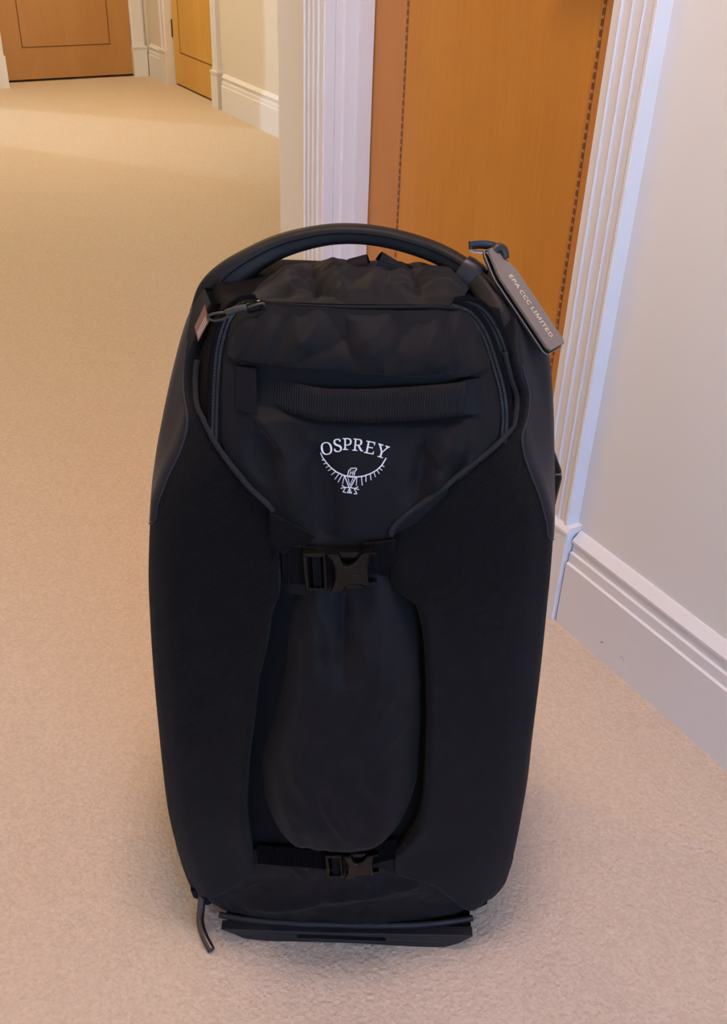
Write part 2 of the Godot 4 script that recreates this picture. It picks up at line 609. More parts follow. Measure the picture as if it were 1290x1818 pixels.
# reeded door casing: across from the opening's edge outward (x), out of the wall (z)
func casing_profile(dirn: float) -> Array:
	var p := [[0.0, 0.0], [0.0, 0.018], [0.0015, 0.020]]
	for k in 3:
		var c := 0.014 + k * 0.0195
		p.append_array([[c, 0.020], [c + 0.0005, 0.0175], [c + 0.0030, 0.0175], [c + 0.0035, 0.0225], [c + 0.0050, 0.0240], [c + 0.0065, 0.0225], [c + 0.0070, 0.020]])
	p.append_array([[0.0700, 0.020], [0.0705, 0.0165], [0.0735, 0.0165], [0.0740, 0.022], [0.0755, 0.0245], [0.0800, 0.0245], [0.0815, 0.023], [0.0820, 0.0]])
	var out := []
	for q in p:
		out.append([q[0] * dirn, q[1]])
	return out

func doors():
	# the near door, its opening at s -1.80 .. -1.04
	var d1 := struct("door_1", leaf_mesh(0.76, 2.03, 0.04), M.wood_stile, "honey-coloured wooden door with dotted inlay lines behind the bag", "door", cor(-1.42, 0.004, -1.088))
	var st := mb()
	span(st, Vector3(-0.249, 0.18, 0.02), Vector3(0.249, 1.86, 0.0203))
	part("panel", done(st), M.wood, d1)
	for x in [-0.256, 0.256]:
		part("inlay_line", inlay(x, 0.18, 1.86, true), M.inlay_dark, d1, "", "stuff")
		part("inlay_bead", inlay(x, 0.18, 1.86, false), M.inlay_light, d1, "", "stuff")
	st = mb()
	for y in [0.174, 1.866]:
		span(st, Vector3(-0.259, y - 0.003, 0.0195), Vector3(0.259, y + 0.003, 0.0206))
	part("inlay_rail", done(st), M.inlay_dark, d1)
	var hd := part("door_handle", rounded_plate(0.045, 0.17, 0.006), M.bronze, d1)
	hd.position = Vector3(0.315, 0.985, 0.02)
	var lever := part("lever", tube(smooth_path([Vector3(0, 0.03, 0.0), Vector3(0, 0.03, 0.035), Vector3(-0.02, 0.03, 0.05), Vector3(-0.11, 0.027, 0.052)]), 0.009, 12), M.bronze, hd)
	lever.position = Vector3.ZERO
	# frame: stepped jambs and head
	st = mb()
	for side in [-1.0, 1.0]:
		var x: float = 0.38 * side
		var p := [[x, -0.16], [x, -0.004], [x + 0.004 * side, -0.004], [x + 0.004 * side, 0.0], [x + 0.03 * side, 0.0], [x + 0.03 * side, -0.16]]
		upright(st, p, 0.0, 2.06)
		# the stop the leaf closes against
		upright(st, [[x + 0.001 * side, -0.082], [x - 0.010 * side, -0.082], [x - 0.010 * side, -0.052], [x + 0.001 * side, -0.050]], 0.0, 2.04)
		upright(st, [[x + 0.001 * side, -0.052], [x - 0.004 * side, -0.052], [x - 0.004 * side, -0.022], [x + 0.001 * side, -0.018]], 0.0, 2.04)
	span(st, Vector3(-0.38, 2.035, -0.16), Vector3(0.38, 2.06, 0.0))
	struct("trim_1", done(st), M.white_paint, "white lining and stops inside the near door's opening", "door frame", cor(-1.42, 0, NEAR_D))
	for side in [-1.0, 1.0]:
		st = mb()
		upright(st, casing_profile(side), 0.186, 2.045)
		var c := struct("trim_2" if side > 0 else "trim_3", done(st), M.white_paint, "white reeded door casing between the near door and the right-hand wall" if side > 0 else "white reeded casing on the left of the near door, above the handle", "door casing", cor(-1.42 + 0.383 * side, 0, NEAR_D))
		var pl := mb()
		upright(pl, [[-0.001 * side, 0.0], [-0.001 * side, 0.026], [0.001 * side, 0.028], [0.087 * side, 0.028], [0.089 * side, 0.026], [0.089 * side, 0.0]], 0.0, 0.176)
		var pr := []
		for q in [[0.0, 0.176], [0.030, 0.176], [0.030, 0.181], [0.024, 0.188], [0.0, 0.188]]:
			pr.append(q)
		moulding(pl, pr, minf(-0.002 * side, 0.091 * side), maxf(-0.002 * side, 0.091 * side))
		part("plinth", done(pl), M.white_paint, c)
	# the second door, in the set-back wall
	var d2 := struct("door_2", leaf_mesh(0.665, 2.03, 0.04), M.wood_second, "narrow honey wooden door in the cream wall far down the corridor", "door", cor(-5.5125, 0.006, FAR_D - 0.045))
	groove_lines(d2, 0.235, 0.18, 0.02)
	st = mb()
	span(st, Vector3(-0.352, 0.245, 0.012), Vector3(-0.332, 0.335, 0.026))
	part("hinge", done(st), M.bronze, d2)
	casing_simple("trim_4", -5.5125, FAR_D, 0.3375, "white casing around the second door in the cream wall")
	# the far door
	var d3 := struct("door_3", leaf_mesh(0.76, 2.03, 0.04), M.wood_far, "wide honey wooden door with a lined panel closing the corridor's far end", "door", cor(END_S - 0.02, 0.008, -1.64))
	d3.rotate_object_local(Vector3.UP, PI / 2)
	groove_lines(d3, 0.255, 0.175, 0.02)
	st = mb()
	upright(st, [[0.0, 0.0], [0.0, 0.018], [0.01, 0.024], [0.07, 0.024], [0.08, 0.018], [0.08, 0.0]], 0.16, 2.06)
	upright(st, [[-0.002, 0.0], [-0.002, 0.03], [0.084, 0.03], [0.084, 0.0]], 0.0, 0.155)
	upright(st, [[-0.002, 0.0], [-0.002, 0.034], [0.084, 0.034], [0.084, 0.0]], 0.155, 0.165)
	var c3 := struct("trim_5", done(st), M.white_paint, "white casing to the right of the far door", "door casing", cor(END_S + 0.0, 0, -2.02))
	c3.rotate_object_local(Vector3.UP, PI / 2)
	st = mb()
	upright(st, [[0.0, 0.0], [0.0, 0.018], [0.01, 0.024], [0.07, 0.024], [0.08, 0.018], [0.08, 0.0]], 0.16, 2.06)
	upright(st, [[-0.002, 0.0], [-0.002, 0.03], [0.084, 0.03], [0.084, 0.0]], 0.0, 0.165)
	var c4 := struct("trim_6", done(st), M.white_paint, "white casing to the left of the far door, at the picture's edge", "door casing", cor(-6.06, 0, -1.17))
	c4.rotate_object_local(Vector3.UP, PI / 2)

func casing_simple(called: String, s: float, d: float, half: float, label: String):
	var st := mb()
	for side in [-1.0, 1.0]:
		var p := []
		for q in [[0.0, -0.06], [0.0, 0.016], [0.008, 0.022], [0.045, 0.022], [0.048, 0.017], [0.054, 0.017], [0.057, 0.024], [0.080, 0.024], [0.082, 0.0], [0.03, -0.06]]:
			p.append([(half + q[0]) * side, q[1]])
		upright(st, p, 0.0, 2.05)
		var b := []
		for q in [[-0.002, 0.0], [-0.002, 0.030], [0.086, 0.030], [0.086, 0.0]]:
			b.append([(half + q[0]) * side, q[1]])
		upright(st, b, 0.0, 0.17)
		var b2 := []
		for q in [[-0.002, 0.0], [-0.002, 0.034], [0.088, 0.034], [0.088, 0.0]]:
			b2.append([(half + q[0]) * side, q[1]])
		upright(st, b2, 0.17, 0.182)
	span(st, Vector3(-half - 0.08, 2.05, 0), Vector3(half + 0.08, 2.13, 0.024))
	struct(called, done(st), M.white_paint, label, "door casing", cor(s, 0, d))

func leaf_mesh(w: float, h: float, t: float) -> ArrayMesh:
	var st := mb()
	slab(st, PackedVector2Array([Vector2(-w / 2, 0.004), Vector2(w / 2, 0.004), Vector2(w / 2, h), Vector2(-w / 2, h)]), -t / 2, t / 2, 0.002)
	return done(st)

func rounded_plate(w: float, h: float, t: float) -> ArrayMesh:
	var st := mb()
	var p := PackedVector2Array()
	for k in 24:
		var a := TAU * k / 24
		var c := Vector2(signf(cos(a)) * (w / 2 - 0.012), signf(sin(a)) * (h / 2 - 0.012))
		p.append(c + Vector2(cos(a), sin(a)) * 0.012)
	slab(st, p, 0.0, t, 0.002)
	return done(st)

# upright marquetry line: dark blocks with light ones between
func inlay(x: float, y0: float, y1: float, dark: bool) -> ArrayMesh:
	var st := mb()
	var y := y0
	if dark:
		span(st, Vector3(x - 0.0029, y0, 0.0195), Vector3(x + 0.0029, y1, 0.0204))
	while y < y1:
		if dark:
			span(st, Vector3(x - 0.0029, y, 0.0195), Vector3(x + 0.0029, y + 0.008, 0.0207))
		else:
			span(st, Vector3(x - 0.0026, y + 0.0088, 0.0195), Vector3(x + 0.0026, y + 0.0132, 0.0206))
		y += 0.014
	return done(st)

func groove_lines(d: Node3D, half: float, y0: float, z: float):
	for q in [[-half, y0, -half + 0.006, 1.85], [half - 0.006, y0, half, 1.85], [-half, y0 - 0.006, half, y0], [-half, 1.85, half, 1.856]]:
		var st := mb()
		span(st, Vector3(q[0], q[1], z - 0.001), Vector3(q[2], q[3], z + 0.0008))
		part("inlay_line", done(st), M.groove, d)

# ---------------------------------------------------------------- the bag's form
const BAG_AT := Vector3(-0.0105, 0, -0.85)
const KY := [0.0, 0.02, 0.15, 0.30, 0.45, 0.60, 0.68, 0.72, 0.75]
const ZF := [0.145, 0.147, 0.156, 0.152, 0.140, 0.115, 0.088, 0.070, 0.050]
const ZS := [0.122, 0.120, 0.107, 0.095, 0.075, 0.035, 0.0, -0.02, -0.03]
const ZBK := [-0.12, -0.13, -0.14, -0.14, -0.14, -0.14, -0.12, -0.10, -0.08]
const WYL := [0.013, 0.084, 0.18, 0.273, 0.379, 0.463, 0.514, 0.586, 0.628, 0.655, 0.689, 0.712, 0.731, 0.75]
const WL := [0.1735, 0.1880, 0.1975, 0.1988, 0.1994, 0.1984, 0.1957, 0.1881, 0.1804, 0.1738, 0.1636, 0.1537, 0.1434, 0.130]
const WYR := [0.02, 0.036, 0.07, 0.136, 0.216, 0.292, 0.384, 0.461, 0.519, 0.574, 0.62, 0.653, 0.682, 0.714, 0.737, 0.756]
const WR := [0.164, 0.1815, 0.1955, 0.2005, 0.2015, 0.1993, 0.1979, 0.196, 0.1947, 0.1909, 0.1878, 0.1836, 0.1778, 0.1678, 0.1529, 0.1356]
const XCY := [0.5, 0.53, 0.583, 0.621, 0.653, 0.685, 0.709, 0.75]
const XC := [0.189, 0.187, 0.171, 0.153, 0.142, 0.135, 0.129, 0.115]
var cache := {}

func tab(x: float, xs: Array, vs: Array) -> float:
	var n := xs.size()
	if x <= xs[0]:
		return vs[0]
	if x >= xs[n - 1]:
		return vs[n - 1]
	var i := 0
	while x > xs[i + 1]:
		i += 1
	var h: float = xs[i + 1] - xs[i]
	var t: float = (x - xs[i]) / h
	var s: float = (vs[i + 1] - vs[i]) / h
	var s0: float = s if i == 0 else (vs[i] - vs[i - 1]) / (xs[i] - xs[i - 1])
	var s1: float = s if i == n - 2 else (vs[i + 2] - vs[i + 1]) / (xs[i + 2] - xs[i + 1])
	var m0: float = 0.0 if s0 * s <= 0 else 2.0 * s0 * s / (s0 + s)
	var m1: float = 0.0 if s1 * s <= 0 else 2.0 * s1 * s / (s1 + s)
	var t2 := t * t
	var t3 := t2 * t
	return vs[i] * (2 * t3 - 3 * t2 + 1) + m0 * h * (t3 - 2 * t2 + t) + vs[i + 1] * (-2 * t3 + 3 * t2) + m1 * h * (t3 - t2)

func half_width(y: float, side: float) -> float:
	return (tab(y, WYL, WL) if side < 0 else tab(y, WYR, WR)) - 0.0085

func corner_x(y: float, side: float) -> float:
	var w := half_width(y, side)
	return minf(w - 0.007, tab(y, XCY, XC) - 0.003)

# half a level section through the bag, from the middle of the front round to the middle of the back
func section(y: float, side: float) -> PackedVector2Array:
	var key := Vector2(roundf(y * 20000.0), side)
	if cache.has(key):
		return cache[key]
	var w := half_width(y, side)
	var c := corner_x(y, side)
	var f := tab(y, KY, ZF)
	var z := tab(y, KY, ZS)
	var b := tab(y, KY, ZBK)
	var p := PackedVector2Array([Vector2(0, f), Vector2(c * 0.3, f - 0.001), Vector2(c * 0.6, f - 0.006), Vector2(c - 0.022, f - 0.016), Vector2(c - 0.008, f - 0.025), Vector2(c, f - 0.032), Vector2(c + 0.2 * (w - c), 0.8 * (f - 0.036) + 0.2 * z), Vector2(0.4 * c + 0.6 * w, 0.4 * (f - 0.036) + 0.6 * z), Vector2(w, z), Vector2(w, b + 0.08), Vector2(w - 0.006, b + 0.02), Vector2(w - 0.03, b), Vector2(0, b)])
	for _k in 4:
		var q := PackedVector2Array([p[0]])
		for i in p.size() - 1:
			q.append(p[i] * 0.75 + p[i + 1] * 0.25)
			q.append(p[i] * 0.25 + p[i + 1] * 0.75)
		q.append(p[p.size() - 1])
		p = q
	cache[key] = p
	return p

func front_z(x: float, y: float) -> float:
	var p := section(y, -1.0 if x < 0 else 1.0)
	var a := absf(x)
	for i in p.size() - 1:
		if p[i + 1].x >= a:
			return lerpf(p[i].y, p[i + 1].y, (a - p[i].x) / maxf(1e-6, p[i + 1].x - p[i].x))
		if p[i + 1].x < p[i].x:
			break
	return tab(y, KY, ZS)

func fold(x: float, y: float, f: Array) -> float:
	var a := Vector2(f[0], f[1])
	var b := Vector2(f[2], f[3])
	var ab := b - a
	var t := (Vector2(x, y) - a).dot(ab) / ab.length_squared()
	var tc := clampf(t, 0.0, 1.0)
	var dist := (Vector2(x, y) - (a + ab * tc)).length()
	return f[5] * exp(-pow(dist / f[4], 1.35)) * (0.25 + 0.75 * sin(PI * clampf(0.08 + tc * 0.84, 0, 1)))

func folds(x: float, y: float, list: Array) -> float:
	var s := 0.0
	for f in list:
		s += fold(x, y, f)
	return s

func rowed(y: float, ys: Array, xs: Array) -> float:
	return tab(y, ys, xs)

# pairs of x, y from the top down become two ascending tables
func outline(flat: Array) -> Array:
	var ys := []
	var xs := []
	var k := flat.size() - 2
	while k >= 0:
		xs.append(flat[k])
		ys.append(flat[k + 1])
		k -= 2
	return [ys, xs]

var wing_left: Array
var wing_right: Array

# distance along a section at which the front reaches x
func seek(p: PackedVector2Array, x: float) -> float:
	var s := 0.0
	for i in p.size() - 1:
		var l := p[i].distance_to(p[i + 1])
		if p[i + 1].x >= x:
			return s + l * (x - p[i].x) / maxf(1e-6, p[i + 1].x - p[i].x)
		if p[i + 1].x < p[i].x:
			break
		s += l
	return s

func seek_seam(p: PackedVector2Array, z: float) -> float:
	var s := 0.0
	var wide := 0.0
	for q in p:
		wide = maxf(wide, q.x)
	for i in p.size() - 1:
		var l := p[i].distance_to(p[i + 1])
		if p[i].x > wide * 0.6 and p[i + 1].y <= z:
			return s + l * clampf((p[i].y - z) / maxf(1e-6, p[i].y - p[i + 1].y), 0, 1)
		s += l
	return s

# point and outward normal at a distance along a section
func walk(p: PackedVector2Array, s: float) -> Array:
	for i in p.size() - 1:
		var l := p[i].distance_to(p[i + 1])
		if s <= l or i == p.size() - 2:
			var t := clampf(s / maxf(l, 1e-6), 0, 1)
			var dr := (p[i + 1] - p[i]).normalized()
			return [p[i].lerp(p[i + 1], t), Vector2(-dr.y, dr.x)]
		s -= l
	return [p[0], Vector2(0, 1)]

func wing(side: float) -> ArrayMesh:
	var tables: Array = wing_left if side < 0 else wing_right
	var rows := []
	var y_top := 0.728 if side < 0 else 0.735
	var y_low := 0.014 if side < 0 else 0.024
	var n := 460
	for j in n + 1:
		# closer rows near the foot, where the hem runs out to the corner
		var y: float = lerpf(y_top, 0.13, float(j) / 260) if j < 260 else lerpf(0.13, y_low, float(j - 260) / 200)
		var p := section(y, side)
		var xi: float = minf(absf(rowed(y, tables[0], tables[1])), half_width(y, side) - 0.014)
		var a := seek(p, xi)
		var seam := tab(y, [0.0, 0.3, 0.6, 0.72], [0.02, -0.02, -0.06, -0.07])
		var b := seek_seam(p, seam)
		b = maxf(b, a + 0.02)
		var cx := corner_x(y, side)
		var row := []
		var m := 80
		var spare := seek(p, half_width(y, side) - 0.004) - a - 0.012
		var turn := a + 0.012 + 0.5 * (spare + sqrt(spare * spare + 0.0001))
		for i in m + 4:
			var s: float
			var off: float
			if i < 4:
				s = a + [0.0035, 0.0008, 0.0, 0.0012][i]
				off = [-0.004, -0.001, 0.004, 0.0075][i]
			else:
				s = lerpf(a + 0.004, turn, float(i - 3) / 50) if i < 53 else lerpf(turn, b, float(i - 53) / (m - 50))
				off = 0.009
			var w := walk(p, s)
			var q: Vector2 = w[0]
			if i >= 3:
				var away := s - a
				var mid := smoothstep(0.10, 0.22, y) * (1.0 - smoothstep(0.48, 0.58, y))
				off += 0.014 * mid * exp(-away / 0.035)
				if i >= m + 1:
					off -= 0.0025 * (i - m)
			elif i > 0:
				off += 0.014 * smoothstep(0.10, 0.22, y) * (1.0 - smoothstep(0.48, 0.58, y)) * [0.0, 0.5, 0.9][i]
			q += w[1] * off
			row.append(Vector3(q.x * side, y, q.y))
		rows.append(row)
	# turn the lower hem under
	var hem := []
	for p3 in rows[rows.size() - 1]:
		hem.append(p3 + Vector3(-0.006 * side, -0.003, -0.008))
	rows.append(hem)
	return sheet(rows, side > 0)

# where the crease between wing and gusset runs, as a distance along the section
func crease_at(p: PackedVector2Array, y: float, side: float) -> float:
	var tb: Array = wing_left if side < 0 else wing_right
	var c := corner_x(y, side) - 0.005
	var e := absf(rowed(y, tb[0], tb[1])) + 0.003
	return seek(p, 0.5 * (c + e + sqrt(pow(c - e, 2.0) + 0.00012)))

func gusset(side: float) -> ArrayMesh:
	var rows := []
	for j in 161:
		var y: float = lerpf(0.727 if side < 0 else 0.734, 0.515, float(j) / 160)
		var p := section(y, side)
		var b := seek_seam(p, tab(y, [0.0, 0.3, 0.6, 0.72], [0.02, -0.02, -0.06, -0.07])) - 0.004
		var a := minf(crease_at(p, y, side) + 0.045 * pow(smoothstep(0.56, 0.515, y), 2.0), b - 0.004)
		var row := []
		for i in 41:
			var w := walk(p, lerpf(a, b, float(i) / 40))
			var q: Vector2 = w[0] + w[1] * (0.0085 if i == 0 or i == 40 else 0.0099)
			row.append(Vector3(q.x * side, y, q.y))
		rows.append(row)
	return sheet(rows, side > 0)

# a cloth panel over the front between two outlines
func panel(lt: Array, rt: Array, y_top: float, y_low: float, n: int, m: int, height: Callable) -> ArrayMesh:
	var rows := []
	for j in n + 1:
		var v := float(j) / n
		var y: float = lerpf(y_top, y_low, v)
		var xl := rowed(y, lt[0], lt[1])
		var xr := rowed(y, rt[0], rt[1])
		var row := []
		for i in m + 1:
			var u := float(i) / m
			var x := lerpf(xl, xr, u)
			row.append(Vector3(x, y, front_z(x, y) + height.call(x, y, u, v)))
		rows.append(row)
	return sheet(rows)

var panel_folds := [
	[-0.092, 0.668, -0.060, 0.632, 0.007, 0.007], [-0.060, 0.632, -0.048, 0.580, 0.010, 0.008], [-0.082, 0.648, -0.074, 0.600, 0.012, -0.010],
	[-0.030, 0.625, -0.022, 0.560, 0.010, -0.012], [0.062, 0.640, 0.056, 0.590, 0.007, -0.009], [0.085, 0.648, 0.072, 0.625, 0.008, 0.006],
	[0.100, 0.655, 0.098, 0.62, 0.010, 0.006], [0.080, 0.62, 0.066, 0.605, 0.007, 0.005], [0.075, 0.600, 0.050, 0.580, 0.012, 0.004],
	[0.104, 0.640, 0.085, 0.612, 0.006, -0.006]]
var flap_folds := [
	[-0.058, 0.742, -0.074, 0.702, 0.006, -0.008], [-0.020, 0.742, -0.005, 0.712, 0.005, -0.0075], [-0.046, 0.706, -0.012, 0.722, 0.005, -0.004],
	[0.045, 0.738, 0.034, 0.718, 0.007, -0.006], [0.071, 0.740, 0.079, 0.706, 0.006, -0.007], [0.096, 0.735, 0.110, 0.698, 0.007, -0.010],
	[-0.085, 0.735, -0.098, 0.70, 0.006, -0.005], [0.06, 0.725, 0.062, 0.705, 0.006, 0.004], [0.082, 0.702, 0.07, 0.694, 0.005, -0.004], [-0.04, 0.735, -0.05, 0.715, 0.008, 0.004], [0.01, 0.735, 0.012, 0.71, 0.012, 0.003]]

var crumple: FastNoiseLite

func crumpled(x: float, y: float, amp: float) -> float:
	if crumple == null:
		crumple = FastNoiseLite.new()
		crumple.seed = 77
		crumple.noise_type = FastNoiseLite.TYPE_SIMPLEX_SMOOTH
		crumple.frequency = 1.0
		crumple.fractal_octaves = 2
	return amp * (1.0 - 2.0 * absf(crumple.get_noise_2d(x * 22.0 + 0.3 * sin(y * 40.0), y * 13.0)))

func panel_height(x: float, y: float, u: float) -> float:
	var edge := 1.0 - pow(absf(2.0 * u - 1.0), 6.0)
	var h := 0.003 + 0.006 * edge
	h -= 0.016 * smoothstep(0.655, 0.668, y) * (1.0 - smoothstep(0.69, 0.703, y)) * smoothstep(-0.105, -0.085, x) * (1.0 - smoothstep(0.085, 0.105, x))
	h += 1.6 * folds(x, y, panel_folds) * edge + crumpled(x, y, 0.0022) * edge * (1.0 - exp(-pow((x - 0.0) / 0.04, 4.0)) * 0.8)
	return maxf(h, 0.0012 + 0.12 * maxf(h, -0.01) + 0.0012)

func bag():
	var t := thing("travel_bag", "large black wheeled travel bag standing upright on the beige carpet", "travel bag", BAG_AT, false)
	wing_left = outline([-0.138, 0.735, -0.142, 0.70, -0.145, 0.669, -0.143, 0.656, -0.133, 0.645, -0.12, 0.629, -0.092, 0.601, -0.068, 0.578, -0.065, 0.554, -0.061, 0.507, -0.067, 0.486, -0.072, 0.45, -0.081, 0.403, -0.087, 0.347, -0.093, 0.295, -0.097, 0.221, -0.094, 0.151, -0.097, 0.12, -0.13, 0.067, -0.169, 0.016])
	wing_right = outline([0.128, 0.73, 0.128, 0.71, 0.135, 0.684, 0.143, 0.661, 0.141, 0.649, 0.129, 0.64, 0.086, 0.611, 0.035, 0.562, 0.037, 0.52, 0.043, 0.512, 0.06, 0.498, 0.068, 0.468, 0.073, 0.424, 0.079, 0.342, 0.081, 0.266, 0.078, 0.224, 0.066, 0.192, 0.058, 0.173, 0.06, 0.14, 0.099, 0.112, 0.157, 0.025])
	# main compartment
	var rows := []
	for j in 90:
		rows.append(ring(lerpf(0.022, 0.732, float(j) / 89), 1.0, 0.0))
	for j in range(1, 13):
		var k := float(j) / 12
		rows.append(ring(0.732 + 0.004 * (1.0 - pow(1.0 - k, 2.0)), 1.0 - k, k))
	var low := []
	for p in rows[0]:
		low.append(Vector3(p.x * 0.5, 0.018, p.z * 0.5))
	rows.push_front(low)
	part("body", sheet(rows, true), M.inner, t)
	# front panel, its upper flap, and the seam between lid and front
	var pl := outline([-0.096, 0.742, -0.108, 0.729, -0.114, 0.714, -0.118, 0.693, -0.119, 0.666, -0.117, 0.636, -0.107, 0.61, -0.087, 0.583, -0.072, 0.552, -0.064, 0.497])
	var pr := outline([0.082, 0.746, 0.098, 0.736, 0.111, 0.714, 0.122, 0.687, 0.13, 0.659, 0.13, 0.633, 0.111, 0.608, 0.078, 0.58, 0.05, 0.553, 0.052, 0.50])
	part("front_panel", panel(pl, pr, 0.744, 0.50, 150, 110, func(x, y, u, _v): return panel_height(x, y, u)), M.cloth, t)
	var fl := outline([-0.094, 0.744, -0.106, 0.729, -0.112, 0.714, -0.113, 0.70, -0.112, 0.692])
	var fr := outline([0.082, 0.746, 0.097, 0.736, 0.108, 0.714, 0.115, 0.70, 0.115, 0.690])
	rows = []
	for j in 61:
		var v := float(j) / 60
		var row := []
		for i in 111:
			var u := float(i) / 110
			var yl := lerpf(0.7415, 0.694, v)
			var yb := 0.6985 - 0.0055 * smoothstep(0.3, 1.0, u) - 0.003 * (1.0 - smoothstep(0.0, 0.15, u))
			var y := lerpf(0.7415 + 0.004 * u, yb, v)
			var x := lerpf(rowed(yl, fl[0], fl[1]), rowed(yl, fr[0], fr[1]), u)
			var edge := 1.0 - pow(absf(2.0 * u - 1.0), 16.0)
			var h := 0.005 + edge * (0.012 * sin(PI * clampf(v * 0.80, 0, 1)) + folds(x, y, flap_folds) + crumpled(x * 1.1 + 1.0, y, 0.0030))
			if j > 56:
				h -= 0.0035 * (j - 56)
			row.append(Vector3(x, y, front_z(x, y) + h))
		rows.append(row)
	part("lid_flap", sheet(rows), M.cloth, t)
	var seam := []
	for i in 40:
		var u := float(i) / 39
		var x := lerpf(-0.096, 0.084, u)
		var y := 0.7425 + 0.004 * u - 0.004 * pow(absf(2 * u - 1), 6.0)
		seam.append(Vector3(x, y, front_z(x, y) + 0.007))
	part("piping", tube(seam, 0.0018, 8), M.webbing, t)
	part("top_panel", top_cloth(), M.cloth, t)
	# carry strap across the front
	part("carry_strap", strap_mesh(), M.strap, t, "ribbed webbing grab strap")
	var st := mb()
	cloth_patch(st, [Vector2(-0.104, 0.694), Vector2(-0.086, 0.695), Vector2(-0.084, 0.659), Vector2(-0.103, 0.661)], 0.010)
	part("strap_tab", done(st), M.webbing, t)
	st = mb()
	cloth_patch(st, [Vector2(0.090, 0.692), Vector2(0.106, 0.692), Vector2(0.108, 0.664), Vector2(0.091, 0.665)], 0.011)
	part("strap_tab", done(st), M.webbing, t)
	# lower front pocket
	var kl := outline([-0.036, 0.53, -0.046, 0.505, -0.054, 0.485, -0.0565, 0.462, -0.059, 0.418, -0.068, 0.365, -0.077, 0.326, -0.0845, 0.295, -0.084, 0.255, -0.074, 0.207, -0.055, 0.183, -0.035, 0.1765])
	var kr := outline([0.036, 0.53, 0.054, 0.506, 0.064, 0.479, 0.07, 0.436, 0.076, 0.355, 0.078, 0.281, 0.074, 0.249, 0.065, 0.215, 0.051, 0.195, 0.025, 0.1765])
	var pf := [[-0.004, 0.515, -0.003, 0.425, 0.007, -0.012], [-0.046, 0.49, -0.041, 0.465, 0.005, -0.006], [-0.022, 0.455, -0.024, 0.435, 0.007, -0.006], [-0.034, 0.50, -0.030, 0.45, 0.009, 0.005], [0.03, 0.50, 0.035, 0.43, 0.016, 0.006], [-0.078, 0.33, -0.05, 0.37, 0.007, -0.006], [-0.064, 0.46, -0.066, 0.345, 0.009, -0.010], [-0.082, 0.27, -0.06, 0.2, 0.008, -0.006]]
	part("front_pocket", panel(kl, kr, 0.53, 0.1765, 150, 80, func(x, y, u, v): 
		var e: float = 1.0 - pow(absf(2.0 * u - 1.0), 5.0)
		var g: float = (0.15 + 0.85 * smoothstep(0.0, 0.35, v)) * pow(1.0 - pow(v, 14.0), 0.5)
		return -0.004 + e * (0.012 + 0.026 * g) * (1.0 if v < 0.9 else pow(maxf(0.0, 1.0 - pow((v - 0.9) / 0.1, 3.0)), 0.5)) + e * (folds(x, y, pf) + crumpled(x + 3.0, y * 0.6, 0.0025))), M.cloth, t)
	# fabric below the pocket
	var bl := outline([-0.105, 0.16, -0.105, 0.12, -0.14, 0.067, -0.166, 0.020])
	var br := outline([0.07, 0.16, 0.07, 0.14, 0.108, 0.112, 0.158, 0.026])
	var bf := [[-0.10, 0.046, -0.01, 0.082, 0.010, 0.009], [-0.01, 0.082, 0.085, 0.110, 0.010, 0.009], [0.06, 0.06, 0.14, 0.04, 0.022, -0.008], [-0.06, 0.11, -0.09, 0.09, 0.012, -0.008], [-0.02, 0.05, 0.06, 0.075, 0.012, -0.006]]
	part("base_panel", panel(bl, br, 0.16, 0.0225, 60, 90, func(x, y, _u, _v): return maxf(0.0016, 0.004 + folds(x, y, bf) + crumpled(x + 4.0, y, 0.002))), M.cloth, t)
	# the two stiff side wings, the edge bindings and the side seams
	part("side_wing", wing(-1.0), M.twill, t)
	part("side_wing", wing(1.0), M.twill, t)
	part("side_gusset", gusset(-1.0), M.side_cloth, t)
	part("side_gusset", gusset(1.0), M.side_cloth, t)
	for side in [-1.0, 1.0]:
		var tb: Array = wing_left if side < 0 else wing_right
		var path := []
		for j in 70:
			var y := lerpf(0.680 if side < 0 else 0.705, 0.58 if side < 0 else 0.563, float(j) / 69)
			var x := rowed(y, tb[0], tb[1])
			path.append(Vector3(x, y, front_z(x, y) + 0.0090 + 0.014 * smoothstep(0.10, 0.22, y) * (1.0 - smoothstep(0.48, 0.58, y)) + 0.003 * (1.0 - smoothstep(0.58, 0.63, y))))
		var ridge := []
		var thick := []
		for j in 40:
			var y := lerpf(0.69, 0.530, float(j) / 39)
			var sp := section(y, side)
			var w := walk(sp, crease_at(sp, y, side) + 0.045 * pow(smoothstep(0.56, 0.515, y), 2.0))
			var q: Vector2 = w[0] + w[1] * 0.0098
			ridge.append(Vector3(q.x * side, y, q.y))
			thick.append(lerpf(0.0014, 0.0007, float(j) / 39))
		part("wing_crease", tube(ridge, thick, 8), M.crease, t)
		part("edge_binding", tube(path, 0.0026, 10), M.binding, t)
		path = []
		for j in 60:
			var y := lerpf(0.715, 0.03, float(j) / 59)
			var w := walk(section(y, side), seek_seam(section(y, side), tab(y, [0.0, 0.3, 0.6, 0.72], [0.02, -0.02, -0.06, -0.07])))
			var q: Vector2 = w[0] + w[1] * 0.002
			path.append(Vector3(q.x * side, y, q.y))
		part("side_piping", tube(path, 0.003, 8), M.rubber, t)
	# straps and buckles
	st = mb()
	cloth_patch(st, [Vector2(-0.0715, 0.580), Vector2(-0.031, 0.562), Vector2(-0.040, 0.5515), Vector2(-0.060, 0.543), Vector2(-0.072, 0.553)], 0.016)
	part("folded_tab", done(st), M.twill, t)
	st = mb()
	ribbed(st, Vector3(-0.060, 0.531, front_z(-0.06, 0.53) + 0.012), Vector3(-0.022, 0.533, front_z(-0.022, 0.53) + 0.017), 0.041, false)
	part("buckle_strap", done(st), M.webbing, t)
	st = mb()
